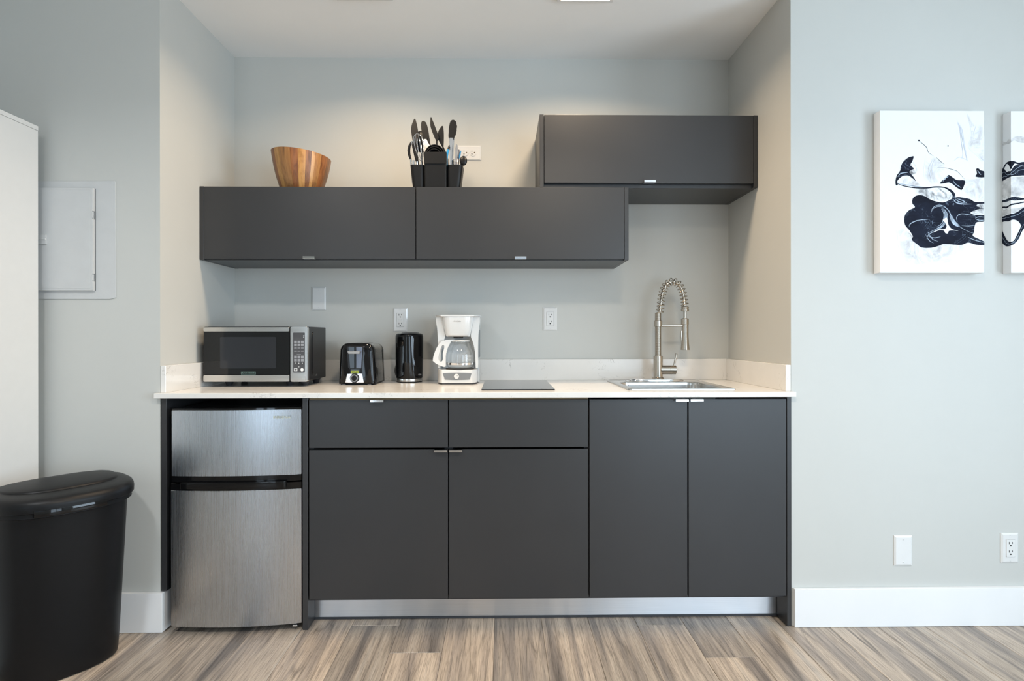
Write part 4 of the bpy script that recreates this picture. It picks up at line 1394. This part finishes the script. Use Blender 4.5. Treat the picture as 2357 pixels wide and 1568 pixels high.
def plate_thing(name, label, cat, x0, x1, z0, z1, yw, kind, group):
    cx, cz_ = (x0 + x1) / 2, (z0 + z1) / 2
    t = thing(name, label, cat, (cx, yw, cz_), group)
    y1 = yw - 0.0004
    m_ = MB()
    e = 0.006
    m_.loft([[(x0, y1, z0), (x1, y1, z0), (x1, y1, z1), (x0, y1, z1)],
             [(x0, y1 - 0.0025, z0), (x1, y1 - 0.0025, z0), (x1, y1 - 0.0025, z1), (x0, y1 - 0.0025, z1)],
             [(x0 + e, y1 - 0.006, z0 + e), (x1 - e, y1 - 0.006, z0 + e), (x1 - e, y1 - 0.006, z1 - e), (x0 + e, y1 - 0.006, z1 - e)]])
    m_.build('cover_plate', M['white_gloss'], t, 20)
    yf = y1 - 0.006
    if kind != 'duplex_h':
        k = 0.82 if kind == 'blank' else 0.86
        for s in (-1, 1):
            zc_ = cz_ + s * (z1 - z0) * k / 2 * (1.0 if kind != 'blank' else 0.9)
            sc_ = MB().cyl((cx, yf - 0.0008, zc_), (cx, yf + 0.001, zc_), 0.0030, n=14).build('screw', WP, t)
            MB().box(cx - 0.0022, cx + 0.0022, yf - 0.0012, yf - 0.0007, zc_ - 0.0005, zc_ + 0.0005).build('screw_slot', M['print_grey'], sc_)
    if kind in ('gfci', 'decora'):
        f_ = MB().prism(rrect(cx - 0.0165, cx + 0.0165, cz_ - 0.0335, cz_ + 0.0335, 0.002), yf - 0.0022, yf + 0.001, 'xz', 0.0008, 1).build('receptacle', WP, t)
        b = MB()
        g = MB()
        zz_ = 0.021 if kind == 'gfci' else 0.0165
        for s in (1, -1):
            zc_ = cz_ + s * zz_
            b.box(cx - 0.0072, cx - 0.0050, yf - 0.0027, yf - 0.0021, zc_ + 0.000, zc_ + 0.0085)
            b.box(cx + 0.0050, cx + 0.0072, yf - 0.0027, yf - 0.0021, zc_ + 0.001, zc_ + 0.0080)
            g.cyl((cx, yf - 0.0027, zc_ - 0.0065), (cx, yf - 0.0021, zc_ - 0.0065), 0.0030, n=14)
        b.build('blade_slots', M['slot'], f_)
        g.build('ground_holes', M['slot'], f_)
        fr_ = MB()
        q = 0.0172
        for a0, a1, b0, b1 in ((-q - 0.0008, -q, -0.0345, 0.0345), (q, q + 0.0008, -0.0345, 0.0345), (-q, q, -0.0345, -0.0337), (-q, q, 0.0337, 0.0345)):
            fr_.box(cx + a0, cx + a1, yf - 0.0003, yf + 0.0005, cz_ + b0, cz_ + b1)
        fr_.build('seam', M['print_grey'], t)
        if kind == 'gfci':
            for dz in (0.0022, -0.0030):
                MB().box(cx - 0.008, cx + 0.008, yf - 0.0032, yf - 0.0021, cz_ + dz - 0.002, cz_ + dz + 0.002, 0.0004, 1).build('test_button', M['white_gloss'], f_)
            MB().cyl((cx + 0.011, yf - 0.0027, cz_ - 0.030), (cx + 0.011, yf - 0.0021, cz_ - 0.030), 0.0013, n=10).build('indicator', M['slot'], f_)
    if kind == 'duplex_h':
        for s in (-1, 1):
            c = cx + s * 0.0195
            pts = [(c + 0.0170 * math.cos(2 * PI * i / 36), cz_ + max(-0.0140, min(0.0140, 0.0175 * math.sin(2 * PI * i / 36)))) for i in range(36)]
            pts = [(c + 0.0140 * max(-1, min(1, 1.22 * math.cos(2 * PI * i / 36))), cz_ + 0.0170 * math.sin(2 * PI * i / 36)) for i in range(36)]
            f_ = MB().prism(pts, yf - 0.002, yf + 0.001, 'xz', 0.0006, 1).build('receptacle', M['white_gloss'], t)
            b = MB()
            b.box(c - 0.009, c - 0.001, yf - 0.0026, yf - 0.0019, cz_ + 0.0060, cz_ + 0.0078)
            b.box(c - 0.009, c - 0.001, yf - 0.0026, yf - 0.0019, cz_ - 0.0078, cz_ - 0.0060)
            b.box(c - 0.006, c - 0.004, yf - 0.0026, yf - 0.0019, cz_ - 0.0105, cz_ - 0.0060)
            b.build('blade_slots', M['slot'], f_)
            MB().cyl((c + 0.0075, yf - 0.0026, cz_), (c + 0.0075, yf - 0.0019, cz_), 0.0030, n=14).build('ground_hole', simple('brass_dark', (0.10, 0.07, 0.03), 0.5), f_)
        MB().cyl((cx, yf - 0.001, cz_), (cx, yf + 0.001, cz_), 0.0028, n=12).build('screw', WP, t)
    return t


plate_thing('blank_plate', 'blank white wall plate above the microwave', 'wall plate', -0.9285, -0.8605, 1.2500, 1.3635, YB, 'blank', 'blank wall plates')
plate_thing('outlet', 'white outlet with test buttons, just above the black kettle', 'outlet', -0.5315, -0.4635, 1.1440, 1.2600, YB, 'gfci', 'outlets')
plate_thing('outlet', 'white outlet on the back wall above the hob', 'outlet', 0.2010, 0.2690, 1.1495, 1.2640, YB, 'decora', 'outlets')
plate_thing('outlet', 'sideways white outlet half hidden behind the utensil caddy', 'outlet', -0.2200, -0.1025, 1.9835, 2.0560, YB, 'duplex_h', 'outlets')
plate_thing('blank_plate', 'blank white wall plate low beneath the canvases', 'wall plate', 1.5165, 1.5865, 0.2305, 0.3475, 0.0, 'blank', 'blank wall plates')
plate_thing('outlet', 'white outlet low on the wall near the baseboard', 'outlet', 1.9355, 2.0040, 0.2395, 0.3550, 0.0, 'decora', 'outlets')

# ------------------------------------------------------------------ painted electrical panel
ep = thing('electrical_panel', 'wall-coloured electrical panel door beside the wardrobe', 'electrical panel', (-1.62, 0.0, 1.486))
WM = simple('panel_paint', (0.54, 0.545, 0.54), 0.45, var=0.02, vscale=20, bump=0.25, bscale=60)
tp = MB()
tp.prism([(-1.885, 1.2640), (-1.4900, 1.2640), (-1.4675, 1.2700), (-1.4680, 1.45), (-1.4690, 1.6), (-1.4690, 1.7105), (-1.4720, 1.7140), (-1.64, 1.7110), (-1.885, 1.7130)], -0.0045, -0.0004, 'xz', 0.0012, 2)
tp.build('trim_plate', WM, ep)
dmb = MB()
dmb.prism([(-1.880, 1.2960), (-1.5440, 1.2960), (-1.5440, 1.33), (-1.5475, 1.332), (-1.5475, 1.358), (-1.5440, 1.360), (-1.5440, 1.50), (-1.5440, 1.565), (-1.5475, 1.567), (-1.5475, 1.595), (-1.5440, 1.597), (-1.5440, 1.6830), (-1.880, 1.6850)], -0.0185, -0.0046, 'xz', 0.0015, 2)
dd = dmb.build('door', WM, ep)
em = MB()
em.box(-1.872, -1.553, -0.0192, -0.0184, 1.3035, 1.6760, 0.0006, 1)
em.build('door_face', WM, dd)
MB().box(-1.5439, -1.5428, -0.0070, -0.0045, 1.2965, 1.683).build('hinge_gap', M['slot'], ep)
for z in (1.345, 1.581):
    MB().cyl((-1.5450, -0.0165, z - 0.011), (-1.5450, -0.0165, z + 0.011), 0.0026, n=12).build('hinge', WM, ep)
lt = MB().box(-1.790, -1.7140, -0.0245, -0.0190, 1.4690, 1.5060, 0.001, 1).build('latch', WM, ep)
MB().box(-1.790, -1.7150, -0.0270, -0.0240, 1.4860, 1.4915, 0.0008, 1).build('latch_tab', WM, lt)

# ------------------------------------------------------------------ white wardrobe
wx0, wx1, wy0, wy1 = -2.36, -1.7225, -0.66, -0.05
wd = thing('wardrobe', 'tall plain white wardrobe, its side facing the alcove', 'wardrobe', ((wx0 + wx1) / 2, -0.35, 0))
WW = M['wardrobe']
MB().box(wx1 - 0.018, wx1, wy0, wy1, 0.0006, 1.8860, 0.0008, 1).build('side_panel', WW, wd)
MB().box(wx0, wx0 + 0.018, wy0, wy1, 0.0006, 1.8860, 0.0008, 1).build('side_panel', WW, wd)
MB().box(wx0 - 0.001, wx1 + 0.001, wy0 - 0.001, wy1, 1.8868, 1.9030, 0.0008, 1).build('top_panel', WW, wd)
MB().box(wx0 + 0.018, wx1 - 0.018, wy1 - 0.006, wy1, 0.02, 1.886).build('back_panel', WW, wd)
MB().box(wx0 + 0.018, wx1 - 0.018, wy0 + 0.02, wy1 - 0.006, 0.06, 0.078).build('bottom_panel', WW, wd)
MB().box(wx0 + 0.018, wx1 - 0.018, wy0 + 0.03, wy0 + 0.045, 0.0006, 0.06).build('plinth', WW, wd)
xm = (wx0 + wx1) / 2
for a, b, hx in ((wx0, xm - 0.0015, xm - 0.04), (xm + 0.0015, wx1, xm + 0.04)):
    dd = MB().box(a, b, wy0 - 0.020, wy0 - 0.002, 0.062, 1.884, 0.001, 1).build('door', WW, wd)
    MB().tube([(hx, wy0 - 0.021, 0.95), (hx, wy0 - 0.045, 0.96), (hx, wy0 - 0.045, 1.10), (hx, wy0 - 0.021, 1.11)], 0.005, 10).build('handle', M['chrome'], dd)

# ------------------------------------------------------------------ waste bin
bin_ = thing('waste_bin', 'black plastic waste bin with domed lid standing in the corner', 'bin', (-1.50, -0.27, 0))
ORG = Vector((-1.584, 2.075 - 2.245, 0))
uu = Vector((0.62, 0.785, 0)).normalized()
vv = Vector((uu.y, -uu.x, 0))


def dshape(Lh, v0, F, B, z, n=72, off=0.0):
    ring = []
    for i in range(n):
        t = 2 * PI * i / n
        c, s_ = math.cos(t), math.sin(t)
        if s_ >= 0:
            u = Lh * math.copysign(abs(c) ** (2 / 2.5), c)
            v = v0 + F * abs(s_) ** (2 / 2.3)
        else:
            u = Lh * math.copysign(abs(c) ** (2 / 4.5), c)
            v = v0 - B * abs(s_) ** (2 / 4.5)
        p = ORG + uu * u + vv * v
        ring.append((p.x, p.y, z))
    return ring


body = MB()
body.loft([dshape(0.158, 0.10, 0.100, 0.062, 0.0006), dshape(0.164, 0.10, 0.107, 0.068, 0.006), dshape(0.166, 0.10, 0.110, 0.070, 0.02), dshape(0.170, 0.10, 0.120, 0.074, 0.10), dshape(0.188, 0.10, 0.164, 0.088, 0.541),
           dshape(0.189, 0.10, 0.166, 0.089, 0.553), dshape(0.194, 0.10, 0.182, 0.093, 0.557), dshape(0.200, 0.10, 0.190, 0.096, 0.560), dshape(0.200, 0.10, 0.190, 0.096, 0.5735), dshape(0.184, 0.10, 0.172, 0.085, 0.5735)])
body.build('body', M['bin_plastic'], bin_, 40)
lidm = MB()
lidm.loft([dshape(0.203, 0.10, 0.196, 0.097, 0.575), dshape(0.2055, 0.10, 0.2005, 0.0985, 0.578), dshape(0.206, 0.10, 0.2015, 0.099, 0.594), dshape(0.2045, 0.10, 0.199, 0.0985, 0.604), dshape(0.200, 0.10, 0.192, 0.096, 0.6125), dshape(0.193, 0.10, 0.182, 0.092, 0.6175),
           dshape(0.180, 0.10, 0.160, 0.083, 0.6215), dshape(0.168, 0.098, 0.128, 0.076, 0.6245), dshape(0.165, 0.098, 0.124, 0.074, 0.6250), dshape(0.1635, 0.098, 0.122, 0.0725, 0.6285), dshape(0.160, 0.098, 0.118, 0.070, 0.6315), dshape(0.140, 0.096, 0.098, 0.058, 0.6365), dshape(0.09, 0.09, 0.060, 0.036, 0.6415), dshape(0.01, 0.09, 0.006, 0.006, 0.643)])
lidm.build('lid', M['bin_plastic'], bin_, 50)
# latch bar in the front of the rim
lp = []
for i in range(17):
    u = -0.115 + 0.19 * i / 16
    v = 0.10 + 0.1985 * (1 - abs(u / 0.205) ** 2.5) ** (1 / 2.3)
    lp.append((u, v))
lm = MB()
rings = []
for u, v in lp:
    p = ORG + uu * u + vv * v
    rings.append([(p + vv * d_ + Vector((0, 0, z))) for d_, z in ((-0.012, 0.564), (0.003, 0.565), (0.0045, 0.569), (0.004, 0.583), (0.001, 0.5875), (-0.012, 0.5875))])
lm.loft(rings)
lm.build('latch_bar', M['black_gloss'], bin_)

# ------------------------------------------------------------------ canvases
CX0, CX1, CZ0, CZ1, CYF = 1.4390, 1.8415, 1.3615, 1.9805, -0.040


def feather_poly(pts3, mat, name, parent, centre=None):
    """print shape with an 'edge' attribute: 1 in the middle, 0 on the outline"""
    bm = bmesh.new()
    lay = bm.verts.layers.float.new('edge')
    c = sum((Vector(p) for p in pts3), Vector()) / len(pts3) if centre is None else Vector(centre)
    rings = []
    for k, e in ((1.0, 0.0), (0.86, 0.75), (0.6, 1.0), (0.25, 1.0)):
        rg = []
        for p in pts3:
            v = bm.verts.new(c + (Vector(p) - c) * k)
            v[lay] = e
            rg.append(v)
        rings.append(rg)
    n = len(pts3)
    for a, b in zip(rings, rings[1:]):
        for i in range(n):
            j = (i + 1) % n
            bm.faces.new((a[i], a[j], b[j], b[i]))
    bm.faces.new(rings[-1])
    bmesh.ops.recalc_face_normals(bm, faces=bm.faces)
    me = bpy.data.meshes.new(name)
    bm.to_mesh(me)
    bm.free()
    me.materials.append(mat)
    o = bpy.data.objects.new(name, me)
    COL.objects.link(o)
    attach(o, parent)
    return o


class Art:
    """prints traced in canvas units; each blot is a part, laid a hair above the one before"""

    def __init__(self, x0, z1, parent):
        self.x0, self.z1, self.parent = x0, z1, parent
        self.y = CYF - 0.0003

    def p(self, cx, cy):
        return (self.x0 + (min(cx, 1139) - 240) * 0.000447, self.y, self.z1 - (min(max(cy, 92), 1477) - 92) * 0.0004465)

    def blot(self, pts, mat, name, n=4):
        self.y -= 0.000015
        q = smooth_path([(a, b, 0) for a, b in pts], n, True)
        return MB().flat([self.p(a[0], a[1]) for a in q]).build(name, mat, self.parent)

    def wash(self, pts, mat, name):
        self.y -= 0.000015
        q = smooth_path([(a, b, 0) for a, b in pts], 3, True)
        return feather_poly([self.p(v.x, v.y) for v in q], mat, name, self.parent)

    def streak(self, pts, w, mat, name):
        self.y -= 0.000015
        mb = MB()
        q = smooth_path([(a, b, 0) for a, b in pts], 6)
        n = len(q)
        prev = None
        for i, a in enumerate(q):
            t = (q[min(i + 1, n - 1)] - q[max(i - 1, 0)]).normalized()
            nn = Vector((-t.y, t.x, 0))
            f = i / (n - 1)
            ww = w * (0.2 + 0.8 * math.sin(PI * min(max(f, 0.02), 0.98)))
            A = mb.bm.verts.new(self.p(a.x + nn.x * ww, a.y + nn.y * ww))
            B = mb.bm.verts.new(self.p(a.x - nn.x * ww, a.y - nn.y * ww))
            if prev:
                mb.bm.faces.new((prev[0], A, B, prev[1]))
            prev = (A, B)
        return mb.build(name, mat, self.parent)


def canvas_body(x0, x1, parent):
    MB().box(x0, x1, CYF, -0.0006, CZ0, CZ1, 0.0025, 2).build('canvas', M['canvas'], parent)


ar = thing('canvas_print', 'abstract navy ink canvas, wholly visible one of the pair', 'canvas', (1.64, -0.02, 1.671), 'abstract canvases')
canvas_body(CX0, CX1, ar)
A = Art(CX0, CZ1, ar)
for pts, mt in (([(375, 1100), (395, 1180), (385, 1230), (430, 1310), (440, 1370), (490, 1395), (560, 1420), (700, 1390), (800, 1400), (900, 1360), (960, 1290), (1000, 1225), (900, 1200), (700, 1230), (560, 1215), (480, 1130), (410, 1080)], 'wash'),
                ([(960, 690), (1050, 670), (1138, 665), (1138, 760), (1138, 870), (1050, 850), (960, 820), (945, 760)], 'wash'),
                ([(990, 110), (1060, 220), (1130, 230), (1138, 520), (1080, 480), (1000, 400), (1030, 290)], 'wash'),
                ([(640, 500), (720, 490), (790, 540), (800, 620), (760, 700), (680, 720), (620, 660), (620, 570)], 'wash'),
                ([(430, 690), (470, 655), (520, 665), (560, 700), (590, 735), (520, 738), (440, 722)], 'wash'),
                ([(545, 770), (620, 750), (740, 745), (830, 765), (875, 800), (860, 850), (770, 870), (680, 860), (600, 830)], 'wash_dark'),
                ([(1050, 880), (1138, 890), (1138, 980), (1050, 980), (1000, 940)], 'wash_dark'),
                ([(500, 500), (550, 560), (560, 620), (500, 650), (450, 630), (460, 560)], 'wash_dark')):
    A.wash(pts, M[mt], 'grey_wash')
for pts, nn_ in (([(530, 485), (510, 486), (492, 490), (472, 502), (455, 516), (438, 534), (427, 552), (418, 578), (415, 602), (404, 622), (388, 642), (379, 665), (374, 690), (374, 715), (379, 733), (394, 726), (385, 706), (396, 686), (412, 668), (440, 652), (480, 648), (515, 668), (550, 697), (528, 660), (505, 632), (492, 618), (508, 602), (532, 588), (512, 570), (500, 556), (518, 528)], 3),
                 ([(520, 850), (540, 826), (580, 814), (625, 824), (665, 848), (720, 868), (790, 876), (850, 850), (905, 832), (965, 838), (1020, 850), (1060, 872), (1139, 874), (1139, 886), (1085, 890), (1072, 908), (1105, 925), (1020, 962), (1060, 984), (1139, 988), (1139, 1038), (1076, 1045), (1056, 1076), (1050, 1128), (1040, 1162), (1095, 1190), (1139, 1212), (1139, 1242), (1060, 1236), (1000, 1220), (940, 1240), (860, 1236), (790, 1232), (740, 1250), (680, 1265), (600, 1263), (560, 1236), (520, 1205), (514, 1186), (522, 1165), (490, 1112), (460, 1078), (448, 1030), (456, 984), (490, 945), (540, 918), (520, 888)], 4),
                 ([(1070, 590), (1092, 588), (1106, 602), (1139, 613), (1139, 660), (1064, 656), (1076, 630)], 3),
                 ([(758, 716), (776, 690), (802, 680), (830, 642), (868, 664), (905, 686), (972, 690), (962, 738), (942, 770), (900, 748), (868, 722), (835, 706), (798, 712)], 3)):
    A.blot(pts, M['ink'], 'ink_blot', nn_)
for pts, w in (([(376, 712), (440, 735), (540, 752), (640, 753), (720, 745), (800, 750), (850, 775), (878, 812)], 6), ([(800, 752), (850, 778), (876, 815), (868, 850), (840, 872)], 13),
               ([(572, 346), (600, 370), (640, 405), (655, 445), (700, 480)], 1.8), ([(720, 488), (760, 525), (795, 552)], 1.6), ([(730, 580), (800, 582), (860, 595), (910, 615), (970, 680)], 1.6),
               ([(1000, 925), (1070, 928), (1139, 924)], 5), ([(820, 393), (827, 394), (832, 395)], 6), ([(568, 345), (575, 348), (582, 351)], 7)):
    A.streak(pts, w, M['ink'], 'ink_streak')
for pts, w in (([(676, 975), (690, 930), (730, 902), (780, 906), (830, 946), (860, 1010), (910, 1072), (990, 1120), (1045, 1140)], 3.5),
               ([(680, 960), (705, 925), (745, 912), (790, 920)], 2), ([(490, 1090), (498, 1062), (560, 1032), (655, 1020)], 4),
               ([(775, 925), (800, 980), (785, 1060), (730, 1100), (650, 1140)], 5), ([(785, 925), (812, 985), (797, 1062), (740, 1106), (665, 1145)], 4), ([(768, 930), (790, 980), (775, 1050), (720, 1092)], 3), ([(797, 935), (820, 985), (805, 1050)], 3),
               ([(840, 990), (870, 1050), (915, 1085)], 10), ([(855, 985), (885, 1040), (925, 1075)], 4), ([(905, 1045), (900, 1000), (940, 975), (1020, 985), (1060, 990)], 3),
               ([(870, 850), (900, 880), (960, 890), (1030, 890)], 5), ([(900, 845), (950, 860), (990, 885)], 3.5), ([(885, 845), (920, 870), (975, 880)], 3), ([(1060, 1010), (1090, 1000), (1139, 1000)], 3.5), ([(1062, 1015), (1090, 1028), (1139, 1028)], 3.5),
               ([(385, 700), (400, 715), (470, 728), (560, 742), (620, 745)], 3.5), ([(780, 700), (800, 672), (830, 655)], 3.5), ([(870, 690), (890, 720), (940, 752)], 3.5), ([(392, 660), (420, 630), (480, 622)], 3.5),
               ([(1000, 1175), (1060, 1200), (1139, 1220)], 3), ([(940, 1075), (1000, 1078), (1060, 1072)], 2), ([(1078, 600), (1095, 625), (1110, 640)], 4),
               ([(640, 1160), (700, 1180), (760, 1170)], 3), ([(650, 1130), (690, 1190), (740, 1210)], 3), ([(640, 1190), (660, 1150), (720, 1120)], 3), ([(630, 1150), (660, 1200), (700, 1225)], 2.5)):
    A.streak(pts, w, M['wisp'], 'pale_streak')
for pts, w in (([(910, 190), (935, 240), (950, 320), (970, 420), (990, 520)], 4), ([(920, 200), (950, 260), (965, 360), (985, 470), (995, 520)], 2), ([(905, 195), (928, 250), (942, 360), (955, 460), (940, 505)], 2.5),
               ([(880, 520), (920, 490), (960, 500), (1000, 520)], 2.5), ([(690, 520), (665, 590), (680, 680)], 5), ([(715, 510), (690, 560), (690, 640)], 3), ([(1070, 215), (1050, 290), (1110, 260)], 2), ([(1110, 490), (1138, 520)], 4)):
    A.streak(pts, w, M['wisp_lilac'], 'lilac_streak')
A.blot([(815, 1008), (822, 1050), (838, 1085), (865, 1108), (915, 1120), (860, 1116), (830, 1122), (822, 1142), (800, 1138), (788, 1118), (750, 1114), (692, 1136), (740, 1108), (790, 1106), (812, 1085), (800, 1050), (778, 1028)], M['canvas'], 'white_blot', 3)

ar2 = thing('canvas_print', 'abstract navy ink canvas cut off at the frame edge', 'canvas', (2.15, -0.02, 1.671), 'abstract canvases')
D0 = 1.9445
canvas_body(D0, D0 + 0.4025, ar2)
LIFT = [0.0004]


def side(cx, cy):
    """trace -> a point wrapped over the canvas edge: the first 80 units lie on its left side"""
    z = CZ1 - (cy - 65) / 1455.0 * (CZ1 - CZ0)
    if cx < 80:
        return (D0 - LIFT[0], -0.0006 + (CYF + 0.0006 - LIFT[0]) * cx / 80.0, z)
    return (D0 - LIFT[0] + (cx - 80) * 0.00042, CYF - LIFT[0], z)


X2 = [0, 20, 40, 60, 80, 110, 150, 200, 300, 420, 560, 700, 850, 1000]


def sample(ys):
    """smooth curve through (X2, ys), with a vertex on the canvas edge"""
    q = smooth_path([(x, y, 0) for x, y in zip(X2, ys)], 5)
    return [(p.x, p.y) for p in q]


def wrap(top, bot, mat, name):
    LIFT[0] += 0.00002
    mb = MB()
    prev = None
    for (x, a), (_, b) in zip(sample(top), sample(bot)):
        A_, B_ = mb.bm.verts.new(side(x, a)), mb.bm.verts.new(side(x, b))
        if prev:
            mb.bm.faces.new((prev[0], A_, B_, prev[1]))
        prev = (A_, B_)
    mb.build(name, mat, ar2)


GP = simple('pale_grey_print', (0.60, 0.59, 0.59), 0.6, var=0.3, vscale=40, spec=0.15)
wrap([660, 665, 668, 665, 662, 660, 658, 655, 650, 650, 650, 650, 650, 650], [800, 840, 815, 845, 820, 835, 830, 822, 810, 800, 800, 800, 800, 800], GP, 'grey_wash')
wrap([935, 940, 935, 950, 945, 940, 938, 920, 900, 890, 860, 850, 850, 850], [985, 990, 984, 990, 985, 982, 975, 950, 920, 900, 870, 860, 860, 860], GP, 'grey_wash')
wrap([300, 322, 330, 312, 318, 300, 290, 300, 330, 340, 330, 340, 330, 340], [345, 352, 350, 352, 348, 330, 345, 352, 352, 352, 350, 352, 350, 352], GP, 'grey_wash')
wrap([570, 535, 516, 512, 514, 517, 530, 523, 530, 525, 500, 520, 560, 600], [674, 668, 662, 658, 655, 650, 648, 645, 650, 655, 640, 620, 640, 660], M['ink'], 'ink_blot')
wrap([998, 996, 994, 993, 990, 985, 965, 930, 880, 850, 830, 800, 840, 900], [1046, 1044, 1048, 1052, 1046, 1042, 1060, 1120, 1150, 1200, 1250, 1200, 1150, 1100], M['ink'], 'ink_blot')
wrap([1120, 1170, 1212, 1235, 1240, 1225, 1150, 1060, 1000, 950, 900, 900, 900, 900], [1236, 1262, 1275, 1277, 1274, 1258, 1215, 1120, 1050, 960, 905, 905, 905, 905], M['ink'], 'ink_blot')
wrap([845, 850, 848, 846, 842, 838, 842, 850, 850, 845, 840, 850, 845, 850], [862, 868, 872, 868, 866, 870, 868, 862, 858, 850, 846, 855, 850, 855], M['ink'], 'ink_streak')
wrap([905, 908, 914, 908, 900, 895, 890, 880, 870, 860, 850, 850, 850, 850], [916, 922, 930, 922, 914, 908, 900, 890, 876, 866, 856, 856, 856, 856], M['ink'], 'ink_streak')
wrap([548, 560, 530, 545, 590, 540, 548, 560, 570, 560, 560, 560, 560, 560], [552, 565, 600, 600, 603, 560, 551, 563, 573, 563, 563, 563, 563, 563], M['canvas'], 'white_blot')
for ys in ([600, 592, 620, 632, 622, 600, 570, 560, 600, 600, 580, 570, 600, 600], [640, 632, 640, 628, 635, 630, 600, 590, 580, 600, 600, 590, 600, 620], [1180, 1215, 1245, 1256, 1254, 1238, 1180, 1080, 1010, 950, 900, 900, 900, 900], [1012, 1016, 1010, 1015, 1012, 1005, 990, 960, 940, 930, 900, 900, 900, 900]):
    wrap(ys, [y + 4 for y in ys], M['wisp'], 'pale_streak')
